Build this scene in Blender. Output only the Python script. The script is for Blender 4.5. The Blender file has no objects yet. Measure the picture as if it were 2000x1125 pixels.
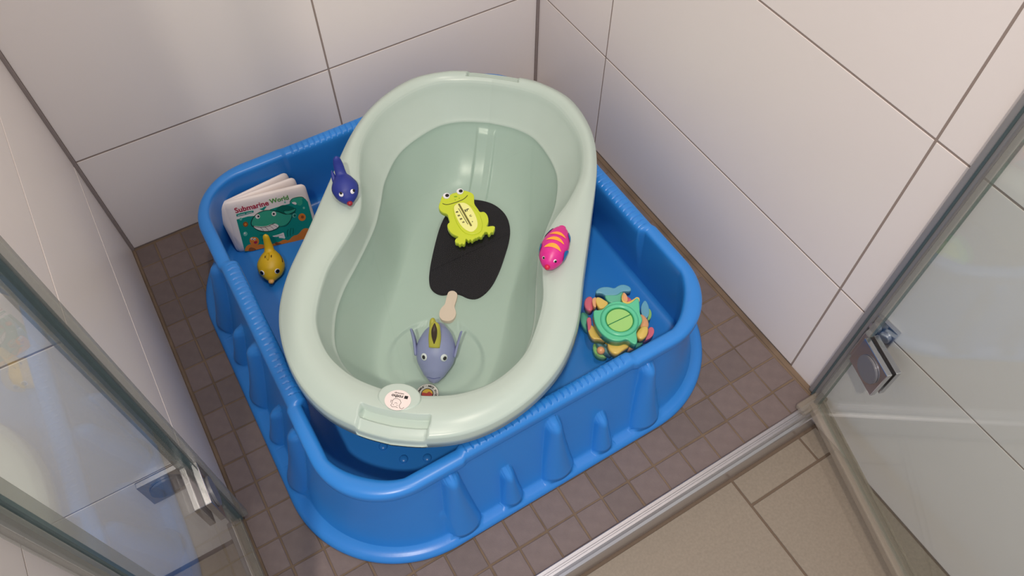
import bpy, bmesh, math, random
from mathutils import Vector, Matrix
random.seed(7)
PI = math.pi
S = bpy.context.scene
COL = S.collection

# ---------------------------------------------------------------- camera
cam_d = bpy.data.cameras.new('camera')
cam_d.sensor_width = 36.0
cam_d.lens = 26.78
cam_d.clip_start = 0.02
cam = bpy.data.objects.new('camera', cam_d)
cam.location = (0.1672, -1.1135, 1.1592)
cam.rotation_euler = (0.5936, -0.0033, -0.5419)
COL.objects.link(cam)
S.camera = cam

# ---------------------------------------------------------------- light and exposure
S.view_settings.view_transform = 'Standard'
S.view_settings.look = 'None'
S.view_settings.gamma = 1.0
S.view_settings.use_curve_mapping = False
S.view_settings.exposure = 0.0
world = bpy.data.worlds.new('bathroom_ambient')
S.world = world
world.use_nodes = True
bg = world.node_tree.nodes['Background']
bg.inputs['Color'].default_value = (0.86, 0.88, 1.0, 1)
bg.inputs['Strength'].default_value = 0.72

def disc_lamp(name, loc, size, power, color, target=None):
    d = bpy.data.lights.new(name, 'AREA')
    d.shape = 'DISK'
    d.size = size
    d.energy = power
    d.color = color
    o = bpy.data.objects.new(name, d)
    o.location = loc
    if target is not None:
        o.rotation_euler = (Vector(target) - Vector(loc)).to_track_quat('-Z', 'Y').to_euler()
    COL.objects.link(o)
    return o

disc_lamp('ceiling_spot', (-0.32, -1.60, 2.35), 0.09, 25, (1.0, 0.87, 0.74), (0.5, -0.5, 0))
disc_lamp('ceiling_spot', (0.42, -1.00, 2.40), 0.09, 9, (1.0, 0.88, 0.76), (0.5, -0.5, 0))

# ---------------------------------------------------------------- materials
def new_mat(name):
    m = bpy.data.materials.new(name)
    m.use_nodes = True
    return m, m.node_tree.nodes, m.node_tree.links

def lin(c):
    return tuple(((x / 255) / 12.92 if x / 255 <= 0.04045 else ((x / 255 + 0.055) / 1.055) ** 2.4) for x in c) + (1,)

def plain(name, rgb, rough=0.5, metal=0.0, spec=0.5, coat=0.0, var=0.0, vscale=30, bump=0.0, bscale=200, sss=0.0):
    m, n, l = new_mat(name)
    b = n['Principled BSDF']
    c = lin(rgb)
    b.inputs['Base Color'].default_value = c
    b.inputs['Roughness'].default_value = rough
    b.inputs['Metallic'].default_value = metal
    b.inputs['Specular IOR Level'].default_value = spec
    b.inputs['Coat Weight'].default_value = coat
    b.inputs['Coat Roughness'].default_value = 0.08
    if sss:
        b.inputs['Subsurface Weight'].default_value = sss
        b.inputs['Subsurface Radius'].default_value = (0.02, 0.02, 0.02)
        b.inputs['Subsurface Scale'].default_value = 0.2
    if var:
        tc = n.new('ShaderNodeTexCoord'); nz = n.new('ShaderNodeTexNoise')
        nz.inputs['Scale'].default_value = vscale; nz.inputs['Detail'].default_value = 6
        l.new(tc.outputs['Object'], nz.inputs['Vector'])
        mr = n.new('ShaderNodeMapRange')
        mr.inputs['From Min'].default_value = 0.25; mr.inputs['From Max'].default_value = 0.75
        mr.inputs['To Min'].default_value = 1 - var; mr.inputs['To Max'].default_value = 1 + var
        l.new(nz.outputs['Fac'], mr.inputs['Value'])
        mx = n.new('ShaderNodeVectorMath'); mx.operation = 'SCALE'
        mx.inputs[0].default_value = c[:3]
        l.new(mr.outputs['Result'], mx.inputs['Scale'])
        l.new(mx.outputs['Vector'], b.inputs['Base Color'])
    if bump:
        tc = n.new('ShaderNodeTexCoord'); nz = n.new('ShaderNodeTexNoise')
        nz.inputs['Scale'].default_value = bscale; nz.inputs['Detail'].default_value = 4
        l.new(tc.outputs['Object'], nz.inputs['Vector'])
        bp = n.new('ShaderNodeBump'); bp.inputs['Strength'].default_value = bump
        bp.inputs['Distance'].default_value = 0.001
        l.new(nz.outputs['Fac'], bp.inputs['Height'])
        l.new(bp.outputs['Normal'], b.inputs['Normal'])
    return m

def thin_glass(name, tint, refl=1.0, haze=0.0, haze_col=(0.8, 0.85, 0.85, 1), rough=0.02, ior=1.5):
    m, n, l = new_mat(name)
    n.remove(n['Principled BSDF'])
    out = n['Material Output']
    tr = n.new('ShaderNodeBsdfTransparent'); tr.inputs['Color'].default_value = tint
    gl = n.new('ShaderNodeBsdfGlossy'); gl.inputs['Roughness'].default_value = rough
    fr = n.new('ShaderNodeFresnel'); fr.inputs['IOR'].default_value = ior
    geo = n.new('ShaderNodeNewGeometry')          # same reflectance on both faces of the pane
    mi = n.new('ShaderNodeMapRange'); mi.inputs['To Min'].default_value = ior; mi.inputs['To Max'].default_value = 1 / ior
    l.new(geo.outputs['Backfacing'], mi.inputs['Value']); l.new(mi.outputs['Result'], fr.inputs['IOR'])
    mu = n.new('ShaderNodeMath'); mu.operation = 'MULTIPLY'; mu.inputs[1].default_value = refl
    l.new(fr.outputs['Fac'], mu.inputs[0])
    mx = n.new('ShaderNodeMixShader')
    l.new(mu.outputs[0], mx.inputs['Fac']); l.new(tr.outputs[0], mx.inputs[1]); l.new(gl.outputs[0], mx.inputs[2])
    last = mx
    if haze:
        df = n.new('ShaderNodeBsdfDiffuse'); df.inputs['Color'].default_value = haze_col
        m2 = n.new('ShaderNodeMixShader'); m2.inputs['Fac'].default_value = haze
        l.new(mx.outputs[0], m2.inputs[1]); l.new(df.outputs[0], m2.inputs[2]); last = m2
    l.new(last.outputs[0], out.inputs['Surface'])
    return m

M = {}
M['tile'] = plain('white_wall_tile', (236, 229, 225), rough=0.30, spec=0.35, var=0.012, vscale=3, bump=0.05, bscale=90)
M['grout'] = plain('grey_tile_grout', (150, 136, 128), rough=0.9)
M['silicone'] = plain('grey_corner_silicone', (150, 138, 134), rough=0.6)
M['mosaic'] = plain('brown_grey_mosaic', (116, 102, 99), rough=0.55, var=0.10, vscale=60, bump=0.25, bscale=500)
M['mosaic2'] = plain('dark_brown_grey_mosaic', (109, 96, 93), rough=0.55, var=0.10, vscale=60, bump=0.25, bscale=500)
M['mgrout'] = plain('tan_mosaic_grout', (118, 100, 82), rough=0.95, var=0.28, vscale=14)
M['floor_tile'] = plain('beige_grey_floor_tile', (142, 131, 117), rough=0.5, var=0.10, vscale=240, bump=0.1, bscale=300)
M['floor_grout'] = plain('brown_floor_grout', (112, 96, 82), rough=0.9)
M['mint'] = plain('mint_plastic', (186, 203, 194), rough=0.28, spec=0.4, sss=0.0, bump=0.04, bscale=700)
M['blue'] = plain('blue_plastic', (46, 132, 216), rough=0.30, spec=0.5, bump=0.05, bscale=250)
M['black_mat'] = plain('black_rubber', (24, 22, 30), rough=0.8, spec=0.2)
M['beige'] = plain('beige_sticker', (238, 212, 196), rough=0.6)
M['white'] = plain('white_vinyl', (240, 228, 222), rough=0.35)
M['sticker'] = plain('white_paper_sticker', (238, 226, 222), rough=0.5)
M['chrome'] = plain('polished_chrome', (200, 200, 205), rough=0.12, metal=1.0)
M['dark_chrome'] = plain('shaded_chrome_cap', (128, 128, 132), rough=0.38, metal=0.35)
M['alu'] = plain('brushed_aluminium', (205, 203, 205), rough=0.28, metal=0.9)
M['alu_dull'] = plain('dull_aluminium', (168, 165, 165), rough=0.5, metal=0.6)
M['ink'] = plain('black_ink', (24, 24, 26), rough=0.6)
M['black'] = plain('black_paint', (14, 12, 14), rough=0.3)
M['eye_white'] = plain('white_paint', (235, 235, 240), rough=0.3)
M['glass'] = thin_glass('clear_door_glass', (0.94, 0.965, 0.955, 1), refl=1.0)
M['glass_edge'] = thin_glass('green_glass_edge', (0.45, 0.60, 0.55, 1), refl=1.0, haze=0.25, haze_col=(0.18, 0.30, 0.28, 1))
M['seal'] = thin_glass('clear_rubber_seal', (0.80, 0.82, 0.80, 1), refl=0.7, haze=0.30, haze_col=(0.44, 0.42, 0.38, 1), rough=0.25)
M['seal_clear'] = thin_glass('yellowed_clear_seal', (0.90, 0.87, 0.81, 1), refl=0.5, haze=0.38, haze_col=(0.44, 0.39, 0.33, 1), rough=0.3)
M['seal_dark'] = thin_glass('grey_magnet_seal', (0.45, 0.53, 0.54, 1), refl=1.0, haze=0.5, haze_col=(0.13, 0.18, 0.19, 1), rough=0.2)
M['water'] = thin_glass('clear_bath_water', (0.87, 0.92, 0.90, 1), refl=1.0, rough=0.0, ior=1.33)

# ---------------------------------------------------------------- object helpers
def link_mesh(name, me, mat=None, parent=None):
    o = bpy.data.objects.new(name, me)
    COL.objects.link(o)
    if mat is not None and len(me.materials) == 0:
        me.materials.append(mat)
    if parent is not None:
        o.parent = parent
    return o

def mesh(name, verts, faces, mat=None, parent=None, smooth=False, loc=(0, 0, 0)):
    me = bpy.data.meshes.new(name)
    me.from_pydata([tuple(v) for v in verts], [], faces)
    me.update()
    if smooth:
        me.polygons.foreach_set('use_smooth', [True] * len(me.polygons))
    o = link_mesh(name, me, mat, parent)
    o.location = loc
    return o

def from_bm(name, bm, mat=None, parent=None, smooth=False):
    bmesh.ops.recalc_face_normals(bm, faces=bm.faces)
    me = bpy.data.meshes.new(name)
    bm.to_mesh(me); bm.free()
    if smooth:
        me.polygons.foreach_set('use_smooth', [True] * len(me.polygons))
    return link_mesh(name, me, mat, parent)

def empty(name, loc, rz=0.0):
    o = bpy.data.objects.new(name, None)
    o.empty_display_size = 0.05
    COL.objects.link(o)
    o.location = loc
    o.rotation_euler = (0, 0, rz)
    return o

def tag(o, label=None, cat=None, group=None, kind=None):
    if label: o['label'] = label
    if cat: o['category'] = cat
    if group: o['group'] = group
    if kind: o['kind'] = kind
    return o

def bm_box(bm, lo, hi, bevel=0.0, seg=1):
    r = bmesh.ops.create_cube(bm, size=1.0)
    vs = r['verts']
    for v in vs:
        v.co = Vector([lo[i] + (v.co[i] + 0.5) * (hi[i] - lo[i]) for i in range(3)])
    if bevel:
        es = set(e for v in vs for e in v.link_edges)
        bmesh.ops.bevel(bm, geom=list(es), offset=bevel, segments=seg, affect='EDGES', profile=0.7)
    return bm

def box(name, lo, hi, mat, parent=None, bevel=0.0, seg=1, smooth=False):
    bm = bmesh.new(); bm_box(bm, lo, hi, bevel, seg)
    return from_bm(name, bm, mat, parent, smooth)

def cyl(name, c, r, h, axis, mat, parent=None, n=32, bevel=0.0, r2=None):
    bm = bmesh.new()
    bmesh.ops.create_cone(bm, cap_ends=True, segments=n, radius1=r, radius2=r if r2 is None else r2, depth=h)
    if bevel:
        es = [e for e in bm.edges if abs(e.verts[0].co.z - e.verts[1].co.z) < 1e-7]
        bmesh.ops.bevel(bm, geom=es, offset=bevel, segments=2, affect='EDGES')
    q = Vector(axis).to_track_quat('Z', 'Y').to_matrix().to_4x4()
    bmesh.ops.transform(bm, matrix=Matrix.Translation(Vector(c)) @ q, verts=bm.verts)
    return from_bm(name, bm, mat, parent)

def smooth_poly(pts, it=2):
    for _ in range(it):
        q = []
        for i in range(len(pts)):
            a, b = pts[i], pts[(i + 1) % len(pts)]
            q.append((a[0] * .75 + b[0] * .25, a[1] * .75 + b[1] * .25))
            q.append((a[0] * .25 + b[0] * .75, a[1] * .25 + b[1] * .75))
        pts = q
    return pts

def prism(name, pts, z0, z1, mat, parent=None, bevel=0.0, it=2, seg=2, mtx=None, smooth=False):
    pts = smooth_poly(list(pts), it) if it else list(pts)
    bm = bmesh.new()
    vs = [bm.verts.new((p[0], p[1], z0)) for p in pts]
    f = bm.faces.new(vs)
    r = bmesh.ops.extrude_face_region(bm, geom=[f])
    nv = [g for g in r['geom'] if isinstance(g, bmesh.types.BMVert)]
    for v in nv: v.co.z = z1
    if bevel:
        top = [g for g in r['geom'] if isinstance(g, bmesh.types.BMFace)]
        es = list(set(e for fc in top for e in fc.edges))
        bmesh.ops.bevel(bm, geom=es, offset=bevel, segments=seg, affect='EDGES', clamp_overlap=True)
    bmesh.ops.triangulate(bm, faces=[fc for fc in bm.faces if len(fc.verts) > 4])
    if mtx is not None: bmesh.ops.transform(bm, matrix=mtx, verts=bm.verts)
    return from_bm(name, bm, mat, parent, smooth)

def pillow(name, pts, z0, z1, r, dome, mat, parent=None, it=2, n=72, mtx=None):
    """soft moulded plate: rounded top edge and a gently domed top"""
    P = smooth_poly(list(pts), it)
    P = catmull(P, n, True)
    area = sum(P[i][0] * P[(i + 1) % n][1] - P[(i + 1) % n][0] * P[i][1] for i in range(n))
    if area < 0: P = P[::-1]
    nr = []
    for i in range(n):
        a, b = P[i - 2], P[(i + 2) % n]
        dx, dy = b[0] - a[0], b[1] - a[1]; d = math.hypot(dx, dy) or 1
        nr.append((dy / d, -dx / d))
    cx = sum(p[0] for p in P) / n; cy = sum(p[1] for p in P) / n
    rows = [(0.0, z0), (0.0, z1 - r)]
    for k in range(1, 6):
        a = PI / 2 * k / 5
        rows.append((r * (1 - math.cos(a)), z1 - r + r * math.sin(a)))
    vs = []
    for off, z in rows:
        for p, q in zip(P, nr): vs.append((p[0] - q[0] * off, p[1] - q[1] * off, z))
    last = vs[-n:]
    nk = 3 if dome > 0 else 0          # concave outlines keep a flat top
    for k in range(1, nk + 1):
        f = 1 - k * .3
        for v in last: vs.append((cx + (v[0] - cx) * f, cy + (v[1] - cy) * f, z1 + dome * (1 - f * f)))
    fs = grid_faces(len(rows) + nk, n)
    fs.append(tuple(range((len(rows) + nk - 1) * n, (len(rows) + nk) * n))); fs.append(tuple(range(n))[::-1])
    if mtx is not None: vs = [mtx @ Vector(v) for v in vs]
    o = mesh(name, vs, fs, mat, parent, True)
    o.data.polygons[len(fs) - 2].use_smooth = False; o.data.polygons[len(fs) - 1].use_smooth = False
    return o

def ellipse(cx, cy, rx, ry, n=24, rot=0.0):
    c, s = math.cos(rot), math.sin(rot)
    return [(cx + rx * math.cos(a) * c - ry * math.sin(a) * s, cy + rx * math.cos(a) * s + ry * math.sin(a) * c)
            for a in [2 * PI * i / n for i in range(n)]]

def stroke(pts, w):
    """flat ribbon outline around an open polyline"""
    L, R = [], []
    for i, p in enumerate(pts):
        a = pts[max(i - 1, 0)]; b = pts[min(i + 1, len(pts) - 1)]
        dx, dy = b[0] - a[0], b[1] - a[1]; d = math.hypot(dx, dy) or 1
        nx, ny = -dy / d * w / 2, dx / d * w / 2
        L.append((p[0] + nx, p[1] + ny)); R.append((p[0] - nx, p[1] - ny))
    return L, R

def ribbon(name, pts, w, z, mat, parent, mtx=None):
    L, R = stroke(pts, w)
    vs = [Vector((p[0], p[1], z)) for p in L + R]
    if mtx is not None: vs = [mtx @ q for q in vs]
    n = len(L)
    return mesh(name, vs, [(i, i + n, i + 1 + n, i + 1) for i in range(n - 1)], mat, parent)

def catmull(pts, n, closed=False):
    P = pts; out = []
    m = len(P)
    seg = m if closed else m - 1
    dense = []
    for i in range(seg):
        p1, p2 = P[i], P[(i + 1) % m]
        p0 = P[(i - 1) % m] if (closed or i > 0) else p1
        p3 = P[(i + 2) % m] if (closed or i + 2 < m) else p2
        for k in range(16):
            t = k / 16
            dense.append(tuple(0.5 * ((2 * p1[j]) + (-p0[j] + p2[j]) * t + (2 * p0[j] - 5 * p1[j] + 4 * p2[j] - p3[j]) * t * t
                                      + (-p0[j] + 3 * p1[j] - 3 * p2[j] + p3[j]) * t ** 3) for j in range(len(p1))))
    dense.append(P[0] if closed else P[-1])
    d = [0.0]
    for a, b in zip(dense, dense[1:]):
        d.append(d[-1] + math.dist(a, b))
    k = 0
    cnt = n if closed else n - 1
    for i in range(n):
        t = d[-1] * i / cnt
        while k < len(d) - 2 and d[k + 1] < t: k += 1
        f = (t - d[k]) / max(d[k + 1] - d[k], 1e-12)
        out.append(tuple(dense[k][j] * (1 - f) + dense[k + 1][j] * f for j in range(len(dense[0]))))
    return out

def grid_faces(rows, n, closed=True):
    F = []
    for r in range(rows - 1):
        for i in range(n if closed else n - 1):
            j = (i + 1) % n
            F.append((r * n + i, r * n + j, (r + 1) * n + j, (r + 1) * n + i))
    return F

def text_mesh(name, body, size, mat, parent, mtx, bold=0.0, align='CENTER', spacing=1.0):
    cu = bpy.data.curves.new(name, 'FONT')
    cu.body = body; cu.size = size; cu.align_x = align; cu.align_y = 'CENTER'
    cu.offset = bold; cu.space_character = spacing; cu.resolution_u = 3
    t = bpy.data.objects.new(name, cu); COL.objects.link(t)
    dg = bpy.context.evaluated_depsgraph_get()
    me = bpy.data.meshes.new_from_object(t.evaluated_get(dg))
    bpy.data.objects.remove(t); bpy.data.curves.remove(cu)
    me.transform(mtx)
    me.materials.clear()
    return link_mesh(name, me, mat, parent)

def frame(origin, ex, ey):
    ex = Vector(ex).normalized(); ey = Vector(ey); ey = (ey - ex * ey.dot(ex)).normalized(); ez = ex.cross(ey)
    m = Matrix.Identity(4)
    for i in range(3):
        m[i][0], m[i][1], m[i][2], m[i][3] = ex[i], ey[i], ez[i], origin[i]
    return m

# ---------------------------------------------------------------- walls with their tiles
W = 0.9033
ROWS = [0.0, 0.235, 0.5369, 0.8387, 1.1406, 1.4425, 1.7443, 2.0462]
G = 0.0017       # half joint
tile_cache = {}

def wall_tile(parent, org, ex, w, h):
    """a bevelled tile, lower left corner at org, width along ex, height along z, face normal ex x z"""
    key = (round(w, 4), round(h, 4), tuple(ex))
    if key not in tile_cache:
        bm = bmesh.new()
        bm_box(bm, (G, G, -0.006), (w - G, h - G, 0.0), 0.0008, 2)
        m = frame((0, 0, 0), ex, (0, 0, 1))
        bmesh.ops.transform(bm, matrix=m, verts=bm.verts)
        o = from_bm('wall_tile', bm, M['tile'], parent)
        tile_cache[key] = o.data
    else:
        o = link_mesh('wall_tile', tile_cache[key], None, parent)
    o.location = org
    return o

wall_back = box('wall_back', (-0.2, 0.0009, -0.1), (W + 0.1, 0.1, 2.1), M['grout'])
tag(wall_back, 'back wall of the shower, large white tiles', kind='structure')
wall_left = box('wall_left', (-0.2, -0.5891, -0.1), (-0.0009, 0.0009, 2.1), M['grout'])
tag(wall_left, 'short left shower wall of white tiles', kind='structure')
wall_right = box('wall_right', (W + 0.0009, -2.4, -0.1), (W + 0.1, 0.0015, 2.1), M['grout'])
tag(wall_right, 'right wall of white tiles running past the glass door', kind='structure')
wall_side = box('wall_side', (-0.3, -0.74, -0.1), (-0.2009, 0.0009, 2.1), M['grout'])
tag(wall_side, 'white tiled wall beyond the left glass door', kind='structure')
for a, b in zip(ROWS, ROWS[1:]):
    h = b - a
    wall_tile(wall_back, (0.004, 0, a), (1, 0, 0), 0.453 - 0.004, h)
    wall_tile(wall_back, (0.453, 0, a), (1, 0, 0), W - 0.003 - 0.453, h)
    # right wall: ex = -y so that the face looks to -x
    # outside the shower the lowest row runs down to the bathroom floor
    lo = -0.07 if a == 0 else a
    for y0, y1, z in ((-0.003, -0.2307, a), (-0.2307, -0.829, a), (-0.829, -1.429, lo), (-1.429, -2.029, lo)):
        wall_tile(wall_right, (W, y0, z), (0, -1, 0), y0 - y1, b - z)
    wall_tile(wall_left, (0, -0.59, a), (0, 1, 0), 0.586, h)          # faces +x
    wall_tile(wall_left, (-0.197, -0.59, lo), (1, 0, 0), 0.1955, b - lo)    # faces the room
    for y0, y1 in ((-0.739, -0.594),):
        wall_tile(wall_side, (-0.2, y0, lo), (0, 1, 0), y1 - y0, b - lo)
box('corner_joint', (W - 0.004, -0.0035, 0), (W + 0.001, 0.001, 2.0), M['silicone'], wall_back)
box('corner_joint', (-0.001, -0.0035, 0), (0.005, 0.001, 2.0), M['silicone'], wall_back)
box('corner_joint', (-0.2, -0.5935, -0.07), (-0.196, -0.589, 2.0), M['silicone'], wall_left)

# ---------------------------------------------------------------- shower floor: mosaic
floor = box('floor', (-0.016, -0.899, -0.069), (W, 0.0, -0.0014), M['mgrout'])
tag(floor, 'raised shower floor of small brown-grey mosaic tiles', kind='structure')
GX, GY, P = -0.0086, 0.0020, 0.05
mos = []
def mosaic(x0, x1, y0, y1, vi):
    key = (round(x1 - x0, 3), round(y1 - y0, 3), vi)
    hit = [d for k, d in mos if k == key]
    if hit:
        o = link_mesh('mosaic_tile', hit[0], None, floor)
    else:
        bm = bmesh.new(); bm_box(bm, (0, 0, -0.004), (x1 - x0, y1 - y0, 0.0), 0.0009, 1)
        o = from_bm('mosaic_tile', bm, M['mosaic2'] if vi else M['mosaic'], floor)
        mos.append((key, o.data))
    o.location = (x0 + random.uniform(-.0005, .0005), y0 + random.uniform(-.0005, .0005), random.uniform(-.0003, .0001))
    o.rotation_euler = (0, 0, random.uniform(-.01, .01))
for i in range(0, 19):
    for j in range(0, 18):
        x0, x1 = GX + P * i + 0.0014, GX + P * (i + 1) - 0.0014
        y1, y0 = -(GY + P * j) - 0.0014, -(GY + P * (j + 1)) + 0.0014
        if 0.17 < (x0 + x1) / 2 < 0.74 and -0.71 < (y0 + y1) / 2 < -0.13:
            continue                       # wholly under the paddling tray
        if i == 0: x0 = 0.006
        if i == 17: x1 = min(x1, W - 0.012)
        if i == 18: continue
        if j == 0: y1 = -0.006
        if j == 17: y0 = max(y0, -0.8975)
        mosaic(x0, x1, y0, y1, int(random.random() < 0.35))
# narrow cut strips along the walls
box('cut_tile_strip', (0.8935, -0.896, -0.004), (W - 0.0005, -0.003, 0.0006), M['mgrout'], floor, 0.0008)
box('cut_tile_strip', (0.0005, -0.59, -0.004), (0.005, -0.003, 0.0004), M['mgrout'], floor, 0.0006)

# ---------------------------------------------------------------- bathroom floor outside
floor_b = box('floor_bathroom', (-1.0, -2.4, -0.12), (W, -0.60, -0.0722), M['floor_grout'])
tag(floor_b, 'bathroom floor outside the shower, large beige-grey tiles', kind='structure')
def ftile(x0, x1, y0, y1):
    box('floor_tile', (x0 + 0.002, y0 + 0.002, -0.080), (x1 - 0.002, y1 - 0.002, -0.07), M['floor_tile'], floor_b, 0.0008)
ftile(0.115, 0.713, -1.5, -0.9235)
ftile(0.115, 0.713, -2.1, -1.5)
ftile(0.713, 0.862, -0.973, -0.9235)
ftile(0.862, W - .001, -0.973, -0.9235)
ftile(0.713, W - .001, -1.57, -0.973)
ftile(0.713, W - .001, -2.17, -1.57)
ftile(-0.2, 0.115, -1.5, -0.9235)
ftile(-0.2, 0.115, -2.1, -1.5)
ftile(-0.8, -0.2, -1.61, -1.012)
ftile(-0.8, -0.2, -1.012, -0.742)
ftile(-0.8, -0.2, -2.21, -1.61)
ftile(-0.2, -0.0215, -0.9235, -0.594)

# ---------------------------------------------------------------- threshold profile
prof = [(0.0, -0.004), (0.0, 0.0045), (0.0015, 0.006), (0.006, 0.006), (0.007, 0.0045), (0.009, 0.0045), (0.010, 0.0055),
        (0.0135, 0.0055), (0.0155, 0.003), (0.0165, -0.004), (0.0205, -0.006), (0.022, -0.009), (0.022, -0.069), (0.0, -0.069)]
def threshold(name, label):
    t = empty(name, (0.45, -0.9, 0)); tag(t, label, kind='structure')
    # along x at the front, mitred into the run along y at the left
    n = len(prof)
    def V(o, z, end): return (o, z, end)
    vs = [(-o, -0.8985 - o, z) for o, z in prof] + [(W - 0.001, -0.8985 - o, z) for o, z in prof]
    f = [(i, (i + 1) % n, n + (i + 1) % n, n + i) for i in range(n)] + [tuple(range(n))[::-1], tuple(range(n, 2 * n))]
    a = mesh('front_rail', vs, f, M['alu'], t); a.location = (-0.45, 0.9, 0)
    vs = [(-o, -0.8985 - o, z) for o, z in prof] + [(-o, -0.5905, z) for o, z in prof]
    f = [(i, (i + 1) % n, n + (i + 1) % n, n + i)[::-1] for i in range(n)] + [tuple(range(n)), tuple(range(n, 2 * n))[::-1]]
    b = mesh('side_rail', vs, f, M['alu_dull'], t); b.location = (-0.45, 0.9, 0)
    return t
threshold('trim_1', 'aluminium threshold profile around the open shower side')

# ---------------------------------------------------------------- glass doors
def pane(name, x0, x1, z0, z1, parent, th=0.006):
    """pane in the local xz plane, edge faces greenish"""
    h = th / 2
    vs = [(x0, -h, z0), (x1, -h, z0), (x1, h, z0), (x0, h, z0), (x0, -h, z1), (x1, -h, z1), (x1, h, z1), (x0, h, z1)]
    fs = [(0, 1, 5, 4), (2, 3, 7, 6), (1, 2, 6, 5), (3, 0, 4, 7), (0, 3, 2, 1), (4, 5, 6, 7)]
    o = mesh(name, vs, fs, M['glass'], parent)
    o.data.materials.append(M['glass_edge'])
    for i in (2, 3, 4, 5): o.data.polygons[i].material_index = 1
    return o

def hinge(door, z, s, wall_box, wall_caps, side):
    """clamp plates on both faces of the pane plus the plate fixed to the wall (given in door coordinates)"""
    h = box('hinge', (0.004, 0.003, z), (0.066, 0.011, z + 0.06), M['chrome'], door, 0.001, 2)
    box('back_plate', (0.004, -0.011, z), (0.066, -0.003, z + 0.06), M['chrome'], h, 0.001, 2)
    cyl('cover_cap', (0.038, side * 0.0125, z + 0.03), 0.021, 0.004, (0, 1, 0), M['dark_chrome'], h, 40, 0.0008)
    cyl('knuckle', (-0.001, 0.0, z + 0.03), 0.006, 0.058, (0, 0, 1), M['chrome'], h, 24)
    w = box('wall_plate', wall_box[0], wall_box[1], M['chrome'], h, 0.001, 2)
    for c, ax, r in wall_caps:
        cyl('screw_cap', c, r, 0.004, ax, M['dark_chrome'], h, 32, 0.0006)
    return h

# left door: closed, in the plane x = 0, hinge on the end of the short left wall
ld = empty('shower_door', (0.0, -0.597, 0.0), -PI / 2)
tag(ld, 'closed clear glass shower door at the left, hinged on the short wall end', 'shower door', 'glass shower doors', 'thing')
pane('glass_pane', 0.004, 0.262, 0.014, 1.95, ld)
box('hinge_seal', (-0.0055, -0.0125, 0.012), (0.0045, 0.015, 1.95), M['seal'], ld, 0.001)
box('hinge_strip', (-0.0045, -0.004, 0.012), (0.007, 0.006, 1.95), M['seal_dark'], ld)
box('edge_seal', (0.246, -0.005, 0.014), (0.262, 0.005, 1.95), M['seal'], ld, 0.001)
box('magnet_strip', (0.262, -0.005, 0.014), (0.268, 0.007, 1.95), M['seal_dark'], ld, 0.001)
box('magnet_cover', (0.268, -0.006, 0.014), (0.277, 0.006, 1.95), M['seal'], ld, 0.002)
bs = box('bottom_seal', (0.0, -0.010, 0.0065), (0.275, 0.004, 0.022), M['seal_clear'], ld, 0.003, 2)
box('drip_lip', (0.0, -0.012, 0.0065), (0.275, -0.009, 0.012), M['alu'], bs)
for z in (0.174, 1.75):
    # local x -> world -y, local y -> world +x ; the wall end face is at local x = -0.007
    hinge(ld, z, 1, ((-0.0068, -0.064, z), (0.0012, -0.006, z + 0.06)), [((0.003, -0.036, z + 0.03), (1, 0, 0), 0.021)], 1)

# right door: swung open to the outside, hinge on the right wall
ang = math.atan2(-0.956, -0.294)
rd = empty('shower_door', (0.882, -0.908, 0.0), ang)
tag(rd, 'open clear glass shower door at the right, swung outwards', 'shower door', 'glass shower doors', 'thing')
pane('glass_pane', 0.004, 0.86, 0.014, 1.95, rd)
box('edge_seal', (0.84, -0.006, 0.014), (0.866, 0.006, 1.95), M['seal'], rd, 0.001)
bs = box('bottom_seal', (0.0, -0.014, 0.002), (0.86, 0.012, 0.018), M['seal_clear'], rd, 0.003, 2)
box('drip_lip', (0.0, 0.008, 0.002), (0.86, 0.012, 0.020), M['seal_clear'], bs)
hs = box('hinge_seal', (-0.004, -0.005, 0.014), (0.004, 0.005, 1.95), M['seal'], rd, 0.001)
for z in (0.178, 1.75):
    c, s = math.cos(-ang), math.sin(-ang)
    h = hinge(rd, z, 1, ((-0.012, 0.010, z), (-0.004, 0.022, z + 0.05)), [], -1)
# wall plate of the right hinge stands on the wall itself
for k, z in enumerate((0.203, 1.75)):
    wp = box('wall_plate', (W - 0.007, -0.934, z), (W - 0.0005, -0.89, z + 0.057), M['chrome'], None, 0.001, 2)
    bpy.context.view_layer.update()
    par = [o for o in rd.children if o.name.startswith('hinge') and not o.name.startswith('hinge_seal')][k]
    caps = [cyl('screw_cap', (W - 0.0085, -0.904, z + 0.034), 0.0085, 0.004, (1, 0, 0), M['alu'], None, 28, 0.0006),
            cyl('screw_cap', (W - 0.0085, -0.922, z + 0.034), 0.0085, 0.004, (1, 0, 0), M['alu'], None, 28, 0.0006)]
    for q in [wp] + caps:
        q.parent = par
        q.matrix_parent_inverse = (Matrix.Translation(rd.location) @ Matrix.Rotation(ang, 4, 'Z')).inverted()
# slim wall profile the door closes against
wpf = empty('trim_2', (W, -0.892, 0)); tag(wpf, 'slim aluminium wall profile at the right of the shower', kind='structure')
a = box('wall_channel', (W - 0.010, -0.897, 0.006), (W - 0.0003, -0.880, 1.95), M['alu_dull'], wpf, 0.001); a.location = (-W, 0.892, 0)
a = box('channel_lip', (W - 0.013, -0.8915, 0.006), (W - 0.0095, -0.8885, 1.95), M['seal_dark'], wpf); a.location = (-W, 0.892, 0)
# corner end block at the foot of the right profile
a = box('end_block', (W - 0.052, -0.913, 0.0045), (W - 0.0005, -0.892, 0.016), M['seal_clear'], wpf, 0.004, 3); a.location = (-W, 0.892, 0)
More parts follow.
